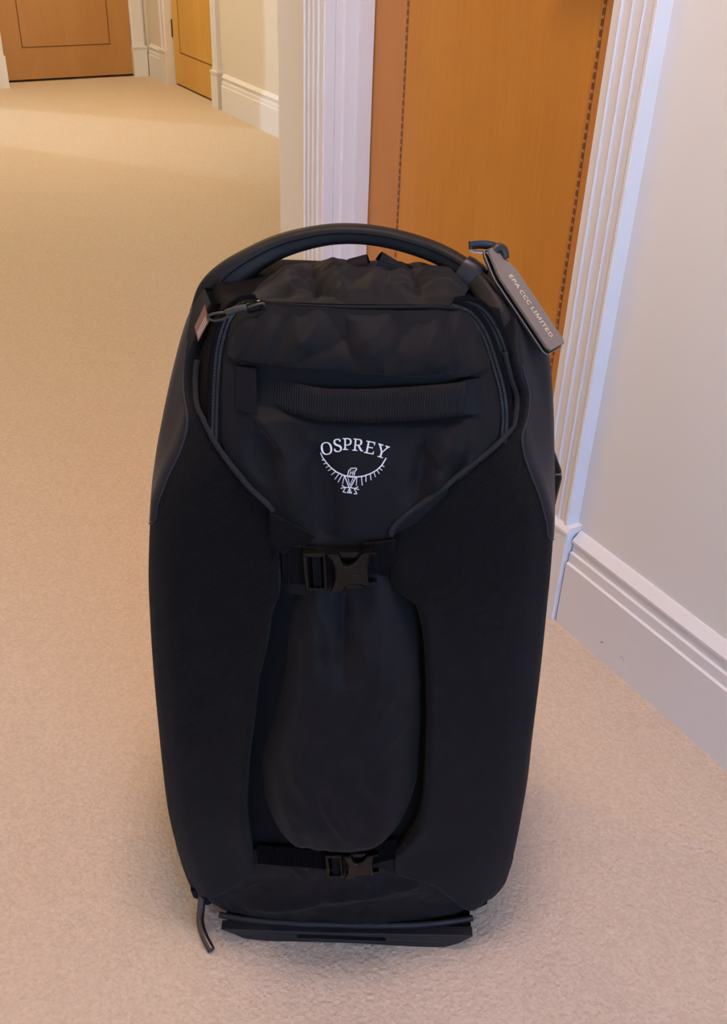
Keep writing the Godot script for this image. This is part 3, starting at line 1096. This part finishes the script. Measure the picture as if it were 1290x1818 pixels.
	ribbed(st, Vector3(0.012, 0.541, front_z(0.012, 0.54) + 0.017), Vector3(0.040, 0.543, front_z(0.04, 0.54) + 0.013), 0.037, false)
	part("buckle_strap", done(st), M.webbing, t)
	buckle(t, Vector3(-0.0025, 0.5345, front_z(0, 0.535) + 0.021), 1.0, 0.06, 0.0)
	st = mb()
	ribbed(st, Vector3(-0.090, 0.155, front_z(-0.09, 0.155) + 0.008), Vector3(-0.005, 0.161, front_z(0, 0.16) + 0.012), 0.030, false)
	part("buckle_strap", done(st), M.tape, t)
	st = mb()
	ribbed(st, Vector3(0.03, 0.170, front_z(0.03, 0.17) + 0.012), Vector3(0.062, 0.176, front_z(0.06, 0.175) + 0.006), 0.032, false)
	part("buckle_strap", done(st), M.tape, t)
	buckle(t, Vector3(0.018, 0.1625, front_z(0.018, 0.165) + 0.017), 0.88, 0.08, 0.0)
	side_details(t)
	zippers(t)
	logo(t)
	handle(t)
	base(t)

# a closed ring round the bag at one level, drawn in towards the top's middle
func ring(y: float, scale_in: float, _k: float) -> Array:
	var yy := minf(y, 0.732)
	var out := []
	var r := section(yy, 1.0)
	var l := section(yy, -1.0)
	var c := Vector2(-0.005, -0.02)
	for i in r.size():
		var q := (r[i] - c) * scale_in + c
		out.append(Vector3(q.x, y, q.y))
	for i in range(l.size() - 1, -1, -1):
		var q := (Vector2(-l[i].x, l[i].y) - c) * scale_in + c
		out.append(Vector3(q.x, y, q.y))
	return out

# the crumpled cloth on top, behind the lid's seam
func top_cloth() -> ArrayMesh:
	var crease := [[-0.036, 0.06, -0.045, -0.05, 0.006, -0.009], [-0.06, 0.03, -0.075, -0.05, 0.010, 0.007], [-0.02, 0.04, -0.028, -0.05, 0.009, 0.006], [0.052, 0.06, 0.045, -0.05, 0.006, -0.009], [0.075, 0.04, 0.085, -0.05, 0.010, 0.006], [0.01, 0.05, 0.012, -0.01, 0.018, 0.005], [-0.085, 0.05, -0.05, 0.03, 0.007, -0.005], [-0.012, 0.06, -0.055, 0.0, 0.005, -0.006]]
	var rows := []
	for j in 61:
		var v := float(j) / 60
		var row := []
		for i in 101:
			var u := float(i) / 100
			var half_l := lerpf(-0.097, -0.088, v)
			var half_r := lerpf(0.086, 0.112, v)
			var x := lerpf(half_l, half_r, u)
			var e := 1.0 - pow(absf(2 * u - 1), 4.0)
			var z0 := front_z(x, 0.742 + 0.004 * u) + 0.005
			var z := lerpf(z0, -0.065, v)
			var y := 0.7445 + 0.004 * u - 0.005 * (1.0 - e) + e * (0.006 * sin(PI * clampf(v * 0.8, 0, 1)) + (folds(x, z, crease) + crumpled(x * 1.1 + 2.0, z * 1.2, 0.0035)) * smoothstep(0.0, 0.12, v)) - 0.010 * pow(v, 4.0)
			y -= 0.008 * (1.0 - e) * v
			row.append(Vector3(x, y, z))
		rows.append(row)
	return sheet(rows)

# a flat piece of cloth laid on the front, given by its corners
func cloth_patch(st: SurfaceTool, pts: Array, off: float):
	var place := func(p: Vector2, k: float) -> Vector3: return Vector3(p.x, p.y, front_z(p.x, p.y) + off + k)
	var n := pts.size()
	var c := Vector2.ZERO
	for p in pts:
		c += p / n
	for i in n:
		var a: Vector2 = pts[i]
		var b: Vector2 = pts[(i + 1) % n]
		for k in 4:
			var f0 := float(k) / 4
			var f1 := float(k + 1) / 4
			var q := [c.lerp(a, f0), c.lerp(a, f1), c.lerp(b, f1), c.lerp(b, f0)]
			quad(st, place.call(q[0], 0), place.call(q[1], 0), place.call(q[2], 0), place.call(q[3], 0), q)
		quad(st, place.call(a, 0), place.call(a, -0.004), place.call(b, -0.004), place.call(b, 0), [a, a, b, b])

# ribbed webbing between two points
func ribbed(st: SurfaceTool, a: Vector3, b: Vector3, tall: float, along: bool):
	var dr := (b - a).normalized()
	var up := Vector3.UP
	var out := dr.cross(up).normalized()
	if out.z < 0:
		out = -out
	var far := a.distance_to(b)
	var n := int((tall if along else far) / 0.0022) * 4
	for i in n:
		var f0 := float(i) / n
		var f1 := float(i + 1) / n
		var h0 := out * (0.0006 * sin(TAU * f0 * n / 4.0))
		var h1 := out * (0.0006 * sin(TAU * f1 * n / 4.0))
		var p := a + up * (f0 - 0.5) * tall if along else a.lerp(b, f0) - up * 0.5 * tall
		var q := a + up * (f1 - 0.5) * tall if along else a.lerp(b, f1) - up * 0.5 * tall
		var go := b - a if along else up * tall
		quad(st, p + h0, q + h1, q + h1 + go, p + h0 + go)
	for y in [-0.5, 0.5]:
		quad(st, a + up * y * tall, b + up * y * tall, b + up * y * tall - out * 0.002, a + up * y * tall - out * 0.002)

func strap_mesh() -> ArrayMesh:
	var rows := []
	for j in 9:
		var v := float(j) / 8
		var row := []
		for i in 421:
			var u := float(i) / 420
			var x := lerpf(-0.092, 0.093, u)
			var top := tab(x, [-0.092, -0.063, -0.034, 0.004, 0.052, 0.093], [0.690, 0.686, 0.686, 0.687, 0.690, 0.692])
			var low := tab(x, [-0.092, -0.062, -0.033, 0.005, 0.053, 0.093], [0.664, 0.6615, 0.660, 0.6605, 0.663, 0.665])
			var y := lerpf(top, low, v)
			var bow := 0.019 * smoothstep(-0.095, -0.02, x) - 0.003
			var rib := 0.0007 * sin(TAU * u * 84.0)
			row.append(Vector3(x, y, front_z(x, y) + bow + rib - (0.003 if j == 0 or j == 8 else 0.0)))
		rows.append(row)
	return sheet(rows)

# side-release buckle: ladder loop, waisted body, prongs
func buckle(t: Node3D, at: Vector3, k: float, tilt: float, _x: float):
	var place := Transform3D(Basis(Vector3.BACK, tilt) * Basis().scaled(Vector3(k, k, k)), at)
	var st := mb()
	var outer := PackedVector2Array([Vector2(-0.0355, -0.018), Vector2(-0.033, -0.0205), Vector2(-0.019, -0.0205), Vector2(-0.0185, 0.0195), Vector2(-0.036, 0.0195), Vector2(-0.0375, 0.017)])
	# ladder loop as four bars
	for b in [[-0.0372, -0.0200, -0.0338, 0.0200], [-0.0372, 0.0165, -0.0175, 0.0205], [-0.0372, -0.0205, -0.0175, -0.0175], [-0.0205, -0.02, -0.0170, 0.02]]:
		var p := PackedVector2Array([Vector2(b[0], b[1]), Vector2(b[2], b[1]), Vector2(b[2], b[3]), Vector2(b[0], b[3])])
		slab(st, p, -0.004, 0.004, 0.0011, place)
	var frame := part("buckle", done(st), M.plastic, t)
	st = mb()
	var waist := PackedVector2Array()
	for p in [[-0.0165, 0.0205], [-0.0065, 0.0205], [-0.0045, 0.014], [-0.002, 0.0085], [0.001, 0.0075], [0.006, 0.0095], [0.010, 0.014], [0.0135, 0.0195], [0.017, 0.0215], [0.0225, 0.0218], [0.0205, 0.016], [0.019, 0.008], [0.0185, 0.0], [0.0188, -0.008], [0.020, -0.0145], [0.017, -0.0145], [0.012, -0.0125], [0.004, -0.0122], [-0.0005, -0.0145], [-0.002, -0.0185], [-0.004, -0.0208], [-0.0145, -0.0208], [-0.0115, -0.014], [-0.010, -0.007], [-0.0098, 0.0], [-0.0105, 0.008], [-0.013, 0.015]]:
		waist.append(Vector2(p[0], p[1]))
	slab(st, waist, -0.004, 0.0065, 0.0016, place)
	part("buckle_body", done(st), M.plastic, frame)
	for y in [0.0165, -0.0175]:
		st = mb()
		var p := PackedVector2Array([Vector2(-0.008, y - 0.003), Vector2(0.0135, y - 0.0035), Vector2(0.0150, y), Vector2(0.010, y + 0.003), Vector2(-0.008, y + 0.003)])
		slab(st, p, -0.005, 0.001, 0.001, place)
		part("prong", done(st), M.plastic, frame)
	st = mb()
	var p2 := PackedVector2Array([Vector2(0.019, -0.0165), Vector2(0.0265, -0.0145), Vector2(0.0265, -0.0120), Vector2(0.019, -0.0125)])
	slab(st, p2, -0.004, 0.0025, 0.0008, place)
	part("strap_bar", done(st), M.plastic, frame)
	st = mb()
	var p3 := PackedVector2Array([Vector2(0.019, 0.0170), Vector2(0.0265, 0.0170), Vector2(0.0265, 0.0195), Vector2(0.019, 0.0205)])
	slab(st, p3, -0.004, 0.0025, 0.0008, place)
	part("strap_bar", done(st), M.plastic, frame)
	st = mb()
	ribbed(st, Vector3(-0.030, 0, 0.001), Vector3(-0.0225, 0, 0.001), 0.034, false)
	var sm := part("strap_loop", done(st), M.webbing, frame)
	sm.transform = place
	st = mb()
	for q in [[0.008, -0.001, 0.0035, 0.0006], [0.008, -0.003, 0.0006, 0.0035], [0.011, -0.002, 0.0006, 0.003]]:
		box(st, place * Vector3(q[0], q[1], 0.0066), Vector3(q[2], q[3], 0.0006) * k)
	part("emblem", done(st), M.kick, frame)

func zippers(t: Node3D):
	var paths := [
		[[-0.088, 0.741, -0.100, 0.738, -0.110, 0.730, -0.116, 0.718, -0.1205, 0.700, -0.122, 0.679, -0.1225, 0.657, -0.1225, 0.628], 0.0055],
		[[0.078, 0.745, 0.095, 0.738, 0.109, 0.722, 0.121, 0.695, 0.1285, 0.673, 0.1315, 0.654, 0.130, 0.632], 0.0055],
		[[0.081, 0.744, 0.090, 0.7445, 0.101, 0.741, 0.111, 0.733, 0.121, 0.719, 0.130, 0.700], 0.003]]
	for q in paths:
		var pts := []
		for k in range(0, q[0].size(), 2):
			pts.append(Vector3(q[0][k], q[0][k + 1], 0))
		var fine := smooth_path(pts, 12)
		for i in fine.size():
			fine[i].z = front_z(fine[i].x, fine[i].y) + q[1]
		var tape := tube(fine, 0.0072, 10, 0.22)
		var z := part("zip_tape", tape, M.tape, t)
		# coil teeth at an even pitch
		var st := mb()
		var gone := 0.0
		var at := 0.0
		for i in range(1, fine.size()):
			var a: Vector3 = fine[i - 1]
			var b: Vector3 = fine[i]
			var l := a.distance_to(b)
			var dr := (b - a).normalized()
			var ac := Vector3.BACK.cross(dr).normalized()
			var out := dr.cross(ac)
			while at <= gone + l:
				var p := a.lerp(b, (at - gone) / l)
				for s in [-1.0, 1.0]:
					box(st, p + ac * 0.0017 * s + out * (0.0022) + dr * 0.0004 * s, Vector3(0.0022, 0.0007, 0.0012), Basis(ac, dr, out))
				at += 0.00155
			gone += l
		part("zip_teeth", done(st), M.coil, z, "", "stuff")
	# pull on the left slider: a cord loop through a rubber grip
	var p0 := Vector3(-0.089, 0.7400, front_z(-0.089, 0.739) + 0.012)
	var sl := mb()
	slab(sl, PackedVector2Array([Vector2(-0.006, -0.004), Vector2(0.006, -0.0035), Vector2(0.006, 0.0035), Vector2(-0.006, 0.004)]), 0.0, 0.004, 0.001, Transform3D(Basis(Vector3.BACK, 0.3), p0 + Vector3(0, 0, -0.003)))
	var pull := part("zip_pull", done(sl), M.plastic, t)
	part("grip", tube(smooth_path([p0 + Vector3(-0.006, 0.0005, 0.004), p0 + Vector3(-0.014, -0.001, 0.005), p0 + Vector3(-0.024, -0.005, 0.005)]), 0.0030, 10, 0.7), M.pull, pull)
	part("cord", tube(smooth_path([p0 + Vector3(-0.022, -0.0042, 0.005), p0 + Vector3(-0.032, -0.0055, 0.005), p0 + Vector3(-0.0395, -0.009, 0.004), p0 + Vector3(-0.036, -0.0125, 0.004), p0 + Vector3(-0.028, -0.0115, 0.004), p0 + Vector3(-0.021, -0.0075, 0.0045)]), 0.0012, 8), M.pull, pull)
	part("cord", tube(smooth_path([p0 + Vector3(-0.006, 0.0, 0.004), p0 + Vector3(0.002, 0.0035, 0.005), p0 + Vector3(0.008, 0.004, 0.003), p0 + Vector3(0.009, 0.0, 0.001)]), 0.0011, 8), M.pull, pull)

func logo(t: Node3D):
	var z_at := func(x: float, y: float) -> float:
		return front_z(x, y) + panel_height(x, y, 0.5) + 0.0006
	var root := Node3D.new()
	root.name = "logo"
	root.set_meta("label", "white printed bird-of-prey emblem with arched lettering")
	t.add_child(root)
	var f := SystemFont.new()
	f.font_names = PackedStringArray(["Droid Serif"])
	var letters := [["O", -0.0233, 0.6358, 0.0113, 11.0], ["S", -0.0138, 0.6394, 0.0116, 7.0], ["P", -0.0056, 0.6412, 0.0106, 2.0], ["R", 0.0035, 0.6408, 0.0109, -3.0], ["E", 0.0140, 0.6390, 0.0112, -9.0], ["Y", 0.0243, 0.6362, 0.0118, -15.0]]
	for q in letters:
		var tm := TextMesh.new()
		tm.text = q[0]
		tm.font = f
		tm.font_size = 64
		tm.pixel_size = q[3] / 46.5
		tm.depth = 0.0006
		tm.curve_step = 1.0
		var m := part("letter", tm, M.print, root)
		m.position = Vector3(q[1], q[2], z_at.call(q[1], q[2]))
		m.rotation = Vector3(-0.22, 0, deg_to_rad(q[4]))
	# emblem strokes: x, y pairs in units of 0.12 mm about the emblem's middle line, then stroke width
	var strokes := [
		[[-236, 270, -222, 305, -196, 338, -160, 368, -118, 390, -70, 404, -20, 411, 30, 408, 80, 398, 130, 378, 172, 350, 205, 316, 232, 266], 8],
		[[-212, 322, -226, 324], 5], [[-192, 342, -212, 352], 5], [[-172, 358, -196, 378], 5], [[-150, 372, -178, 398], 6], [[-124, 386, -154, 424], 6], [[-98, 396, -128, 448], 6], [[-76, 402, -104, 462], 6], [[-60, 408, -72, 470], 5],
		[[208, 320, 222, 326], 5], [[190, 338, 208, 352], 5], [[172, 352, 188, 376], 5], [[150, 366, 162, 400], 5], [[124, 380, 132, 424], 6], [[94, 392, 96, 438], 6], [[62, 402, 70, 466], 6], [[30, 408, 28, 470], 5],
		[[-38, 405, -30, 366, -14, 346, 22, 342, 26, 352, 14, 366, 8, 408, -38, 405], 6], [[-22, 400, -14, 362], 4], [[-4, 402, 2, 362], 4], [[-14, 380, 4, 380], 4],
		[[-58, 410, 22, 412], 6], [[-60, 408, -22, 490], 7], [[24, 408, -14, 490], 7], [[-34, 420, -20, 470], 4], [[2, 420, -16, 470], 4],
		[[-22, 490, -54, 494, -74, 482], 6], [[-54, 494, -82, 506], 6], [[-50, 496, -66, 530, -48, 532], 6],
		[[-18, 488, -20, 530], 6], [[-36, 530, -4, 530], 6], [[-22, 500, -34, 528], 5], [[-18, 500, -6, 528], 5],
		[[-14, 490, 18, 494, 40, 480], 6], [[18, 494, 46, 500], 6], [[14, 496, 34, 532, 14, 534], 6]]
	var st := mb()
	for s in strokes:
		var pts := []
		for k in range(0, s[0].size(), 2):
			var x: float = s[0][k] * 0.0001206
			var y: float = 0.662 - s[0][k + 1] * 0.00011737
			pts.append(Vector3(x, y, z_at.call(x, y)))
		var w: float = s[1] * 0.00012
		for i in pts.size() - 1:
			var a: Vector3 = pts[i]
			var b: Vector3 = pts[i + 1]
			var dr := (b - a).normalized()
			var ac := Vector3.BACK.cross(dr).normalized()
			box(st, (a + b) / 2, Vector3(w, a.distance_to(b) + w * 0.8, 0.0005), Basis(ac, dr, ac.cross(dr)))
	part("bird_emblem", done(st), M.print, root)

func handle(t: Node3D):
	var pts := [Vector3(-0.1390, 0.700, -0.022), Vector3(-0.1350, 0.7185, -0.028), Vector3(-0.1240, 0.7325, -0.033), Vector3(-0.1059, 0.7448, -0.04), Vector3(-0.0804, 0.7569, -0.05), Vector3(-0.0519, 0.7655, -0.055), Vector3(-0.0232, 0.7700, -0.058), Vector3(0.0083, 0.7700, -0.058), Vector3(0.04, 0.7655, -0.055), Vector3(0.072, 0.7568, -0.05), Vector3(0.0981, 0.7461, -0.035), Vector3(0.1138, 0.7350, -0.01), Vector3(0.1236, 0.7226, 0.01), Vector3(0.1290, 0.7075, 0.022), Vector3(0.1300, 0.6985, 0.026)]
	var path := smooth_path(pts, 8)
	var n := path.size()
	var rows := []
	for i in n:
		var f := float(i) / (n - 1)
		var tg: Vector3 = (path[mini(i + 1, n - 1)] - path[maxi(i - 1, 0)]).normalized()
		var out := Vector3(0, 0.12, 1.0)
		out = (out - tg * out.dot(tg)).normalized()
		var up := out.cross(tg).normalized()
		var tall := 0.0087 + (0.0120 if f < 0.5 else 0.0055) * pow(absf(2 * f - 1), 2.0)
		tall *= 1.0 - 0.55 * smoothstep(0.9, 1.0, f)
		var deep := 0.0115 - 0.004 * smoothstep(0.85, 1.0, f)
		var row := []
		for k in 33:
			var a := TAU * k / 32
			var c := cos(a)
			var s := sin(a)
			var q := pow(pow(absf(c), 3.6) + pow(absf(s), 3.6), -1.0 / 3.6)
			row.append(path[i] + up * c * q * tall + out * s * q * deep)
		rows.append(row)
	rows.push_front(dot_row(path[0], 32))
	rows.append(dot_row(path[n - 1], 32))
	part("handle", sheet(rows), M.rubber, t, "arched padded carry handle")
	# seam along the handle's front upper edge
	var seam := []
	for i in range(4, n - 8):
		var f := float(i) / (n - 1)
		seam.append(path[i] + Vector3(0, 0.0035 + 0.002 * absf(2 * f - 1), 0.0118))
	part("handle_seam", tube(seam, 0.0007, 6), M.lining, t)
	# anchor cloth wrapped over the left end
	var anchor := [Vector3(-0.1265, 0.731, -0.030), Vector3(-0.1365, 0.725, -0.030), Vector3(-0.1445, 0.712, -0.026), Vector3(-0.150, 0.696, -0.022), Vector3(-0.152, 0.680, -0.018)]
	part("handle_anchor", tube(smooth_path(anchor, 6), 0.0100, 14, 1.3), M.cloth, t)
	# two webbing loops standing up on the top
	for q in [[Vector3(-0.0020, 0.7515, -0.026), 0.018, 0.30, 0.018], [Vector3(0.0265, 0.7520, -0.022), 0.018, -0.52, 0.028]]:
		var rows2 := []
		var turn := Basis(Vector3.BACK, q[2])
		for j in 13:
			var a := PI * j / 12
			var row := []
			for i in 5:
				row.append(q[0] + turn * Vector3((float(i) / 4 - 0.5) * q[3], sin(a) * 0.012 - 0.004, cos(a) * 0.011))
			rows2.append(row)
		part("webbing_loop", sheet(rows2), M.webbing, t)

func side_details(t: Node3D):
	# compression strap end on the right flank
	var st := mb()
	var poly := PackedVector2Array([Vector2(0.190, 0.580), Vector2(0.1965, 0.580), Vector2(0.2058, 0.560), Vector2(0.2078, 0.550), Vector2(0.2062, 0.530), Vector2(0.2052, 0.513), Vector2(0.200, 0.511), Vector2(0.190, 0.513)])
	slab(st, poly, -0.018, 0.004, 0.002)
	var b := part("side_strap", done(st), M.plastic, t)
	st = mb()
	box(st, Vector3(0.2030, 0.5565, 0.0038), Vector3(0.0062, 0.0014, 0.002), Basis(Vector3.BACK, 0.1))
	part("keeper", done(st), M.leather_edge, b)
	# sewn label on the left shoulder
	var c := [Vector3(-0.1369, 0.7279, 0.026), Vector3(-0.1466, 0.7080, 0.028), Vector3(-0.1439, 0.6946, 0.030), Vector3(-0.1338, 0.7128, 0.028)]
	st = mb()
	quad(st, c[0], c[1], c[2], c[3])
	var nrm: Vector3 = (c[1] - c[0]).cross(c[2] - c[0]).normalized()
	if nrm.z < 0:
		nrm = -nrm
	for i in 4:
		quad(st, c[i], c[(i + 1) % 4], c[(i + 1) % 4] - nrm * 0.003, c[i] - nrm * 0.003)
	var lab := part("sewn_label", done(st), M.patch, t, "small orange sewn label with pale stripes")
	st = mb()
	for k in [0.55, 0.70, 0.85]:
		var a: Vector3 = c[1].lerp(c[2], k).lerp(c[0].lerp(c[3], k), 0.08)
		var e: Vector3 = c[1].lerp(c[2], k).lerp(c[0].lerp(c[3], k), 0.9)
		var side: Vector3 = (c[2] - c[1]).normalized() * 0.0006
		quad(st, a - side + nrm * 0.0004, a + side + nrm * 0.0004, e + side + nrm * 0.0004, e - side + nrm * 0.0004)
	part("stripe", done(st), M.patch_line, lab)

func base(t: Node3D):
	# trim strip under the front cloth
	var path := []
	for i in 30:
		var u := float(i) / 29
		var x := lerpf(-0.140, 0.157, u)
		path.append(Vector3(x, 0.021 + 0.007 * u, 0.1515 - 0.014 * pow(absf(x) / 0.16, 3.0)))
	part("base_trim", tube(path, 0.0040, 10, 0.9), M.kick, t)
	# moulded foot plate with a finger slot
	var outer := PackedVector2Array()
	for p in [[-0.132, 0.0195], [-0.121, 0.0115], [-0.108, 0.003], [-0.085, 0.0], [-0.02, 0.002], [0.03, 0.002], [0.09, 0.0], [0.124, 0.001], [0.143, 0.0115], [0.155, 0.023], [0.154, 0.0255], [0.0, 0.0215], [-0.132, 0.0205]]:
		outer.append(Vector2(p[0], p[1]))
	var st := mb()
	slab(st, outer, 0.02, 0.148, 0.0025)
	var foot := part("foot_plate", done(st), M.slot, t)
	# the face is cut through by a long slot
	var upper := PackedVector2Array()
	var lower := PackedVector2Array()
	for q in [[0.1435, 0.0115], [0.156, 0.024], [0.155, 0.0258], [0.0, 0.0205], [-0.134, 0.0195], [-0.136, 0.0190], [-0.122, 0.0115]]:
		upper.append(Vector2(q[0], q[1]))
	for k in 11:
		var an := PI * (1.0 - float(k) / 10)
		upper.append(Vector2(0.004 + signf(cos(an)) * (0.048 if absf(cos(an)) > 0.01 else 0.0) + cos(an) * 0.0042, 0.0115 + sin(an) * 0.0042))
	for q in [[-0.122, 0.0115], [-0.109, 0.003], [-0.085, 0.0], [-0.02, 0.002], [0.03, 0.002], [0.09, 0.0], [0.125, 0.001], [0.1435, 0.0115]]:
		lower.append(Vector2(q[0], q[1]))
	for k in 11:
		var an := -PI * float(k) / 10
		lower.append(Vector2(0.004 + signf(cos(an)) * (0.048 if absf(cos(an)) > 0.01 else 0.0) + cos(an) * 0.0042, 0.0115 + sin(an) * 0.0042))
	st = mb()
	slab(st, upper, 0.148, 0.1600, 0.0006)
	slab(st, lower, 0.148, 0.1600, 0.0006)
	part("foot_face", done(st), M.kick, foot)
	# bent metal stand at the left corner
	var leg := smooth_path([Vector3(-0.1640, 0.045, 0.095), Vector3(-0.1635, 0.018, 0.132), Vector3(-0.1620, 0.0115, 0.148), Vector3(-0.1545, 0.0080, 0.164), Vector3(-0.1450, 0.0046, 0.177)], 6)
	part("stand", tube(leg, 0.0046, 14), M.steel, t, "bent dark metal stand")
	# wheels at the back
	for s in [-1.0, 1.0]:
		var w := lathe([[0.0, -0.018], [0.030, -0.018], [0.034, -0.014], [0.045, -0.012], [0.048, -0.006], [0.048, 0.006], [0.045, 0.012], [0.034, 0.014], [0.030, 0.018], [0.0, 0.018]], 28)
		var m := part("wheel", w, M.rubber, t)
		m.transform = Transform3D(Basis(Vector3.BACK, PI / 2), Vector3(0.158 * s, 0.048, -0.135))
		var st2 := mb()
		slab(st2, PackedVector2Array([Vector2(-0.13, 0.02), Vector2(-0.06, 0.02), Vector2(-0.03, 0.10), Vector2(-0.12, 0.12), Vector2(-0.165, 0.10)]), -0.026, 0.026, 0.003, Transform3D(Basis(Vector3.FORWARD, Vector3.UP, Vector3.RIGHT), Vector3(0.158 * s, 0, -0.25)))

func luggage_tag():
	var at := BAG_AT + Vector3(0.119, 0.767, -0.022)
	var t := thing("luggage_tag", "grey-brown leather luggage tag strapped to the bag's handle", "luggage tag", at, false)
	var a := Vector3(0.0590, -0.0675, 0.046)
	var ln := a.length()
	a = a.normalized()
	var v := (Vector3(0, 1.05, 0) - at).normalized()
	var wp := v.cross(a).normalized()
	if wp.x < 0:
		wp = -wp
	var vd := (v - a * v.dot(a)).normalized()
	var w := (wp * cos(deg_to_rad(64.0)) - vd * sin(deg_to_rad(64.0))).normalized()
	var n := w.cross(a).normalized()
	if n.dot(v) < 0:
		n = -n
	# x across, y down the tag's length, z out of its face
	var fr := Transform3D(Basis(w, a, n), Vector3.ZERO)
	var shape := func(g: float) -> PackedVector2Array:
		var p := PackedVector2Array()
		for q in [[-0.009, -0.002], [-0.005, -0.007], [0.005, -0.007], [0.009, -0.002], [0.0165, 0.016], [0.0185, 0.024], [0.0185, ln - 0.004], [0.0150, ln], [-0.0150, ln], [-0.0185, ln - 0.004], [-0.0185, 0.024], [-0.0165, 0.016]]:
			p.append(Vector2(q[0] * (1.0 + g), q[1] + g * 0.02 * signf(q[1] - 0.03)))
		return p
	var st := mb()
	slab(st, shape.call(0.0), 0.0, 0.0022, 0.0006, fr)
	var face := part("tag_face", done(st), M.leather, t)
	st = mb()
	slab(st, shape.call(0.04), -0.0055, -0.003, 0.0006, fr)
	var backing := part("tag_back", done(st), M.leather_dark, t)
	st = mb()
	var rim := []
	var poly: PackedVector2Array = shape.call(0.05)
	for i in poly.size() + 1:
		rim.append(fr * Vector3(poly[i % poly.size()].x, poly[i % poly.size()].y, -0.0030))
	part("edge", tube(rim, 0.0006, 6), M.leather_edge, backing)
	# stamped lettering along the tag
	var f := SystemFont.new()
	f.font_names = PackedStringArray(["Droid Sans"])
	var tm := TextMesh.new()
	tm.text = "EPA CCC LIMITED"
	tm.font = f
	tm.font_size = 48
	tm.pixel_size = 0.0062 / 34.0
	tm.depth = 0.0004
	tm.curve_step = 2.0
	var m := part("lettering", tm, M.foil, face)
	m.transform = fr * Transform3D(Basis(Vector3(0, 1, 0), Vector3(1, 0, 0) * 1.0, Vector3(0, 0, 1)), Vector3(0.0, ln * 0.56, 0.0026))
	m.basis = Basis(a, -w if (a.cross(-w)).dot(n) > 0 else w, n)
	# strap: a band round the handle, a gilt buckle and its keeper
	var hub := BAG_AT + Vector3(0.1005, 0.7440, -0.032) - at
	var hd := Vector3(0.80, -0.46, 0.36).normalized()
	var ho := (Vector3(0, 0.25, 1) - hd * hd.dot(Vector3(0, 0.25, 1))).normalized()
	var hu := ho.cross(hd).normalized()
	var rows := []
	for j in 29:
		var an := TAU * j / 28
		var c := cos(an)
		var s := sin(an)
		var q := pow(pow(absf(c), 3.0) + pow(absf(s), 3.0), -1.0 / 3.0)
		var row := []
		for i in 5:
			var e := 0.0004 if i == 0 or i == 4 else 0.0016
			row.append(hub + hd * (float(i) / 4 - 0.5) * 0.021 + hu * c * q * (0.0135 + e) + ho * s * q * (0.0152 + e))
		rows.append(row)
	part("strap", sheet(rows), M.leather_dark, t)
	st = mb()
	var bk := BAG_AT + Vector3(0.1085, 0.7700, -0.028) - at
	for q in [[0.0, 0.0, 0.020, 0.0022], [0.0, 0.0, 0.0, 0.0]]:
		if q[2] > 0:
			box(st, bk + Vector3(0, -0.0012, 0.0045), Vector3(q[2], q[3], 0.003), Basis(Vector3.BACK, -0.04))
	for e in [-0.010, 0.010]:
		box(st, bk + Vector3(e, -0.0006, -0.004), Vector3(0.002, 0.0022, 0.018))
	box(st, bk + Vector3(0, 0, -0.012), Vector3(0.020, 0.0022, 0.002))
	part("buckle", done(st), M.gilt, t, "pale gilt strap buckle")
	part("strap_end", tube(smooth_path([bk + Vector3(-0.012, 0.002, -0.004), bk + Vector3(0.0, 0.0035, -0.004), bk + Vector3(0.012, 0.001, -0.004), bk + Vector3(0.018, -0.006, 0.0), bk + Vector3(0.015, -0.012, 0.004)], 6), 0.0042, 12, 0.45), M.leather_dark, t)
	part("keeper", tube(smooth_path([bk + Vector3(0.009, -0.004, 0.002), bk + Vector3(0.014, 0.0015, -0.002), bk + Vector3(0.0195, -0.001, -0.003), bk + Vector3(0.0215, -0.008, -0.001)], 6), 0.0045, 12), M.leather_dark, t)
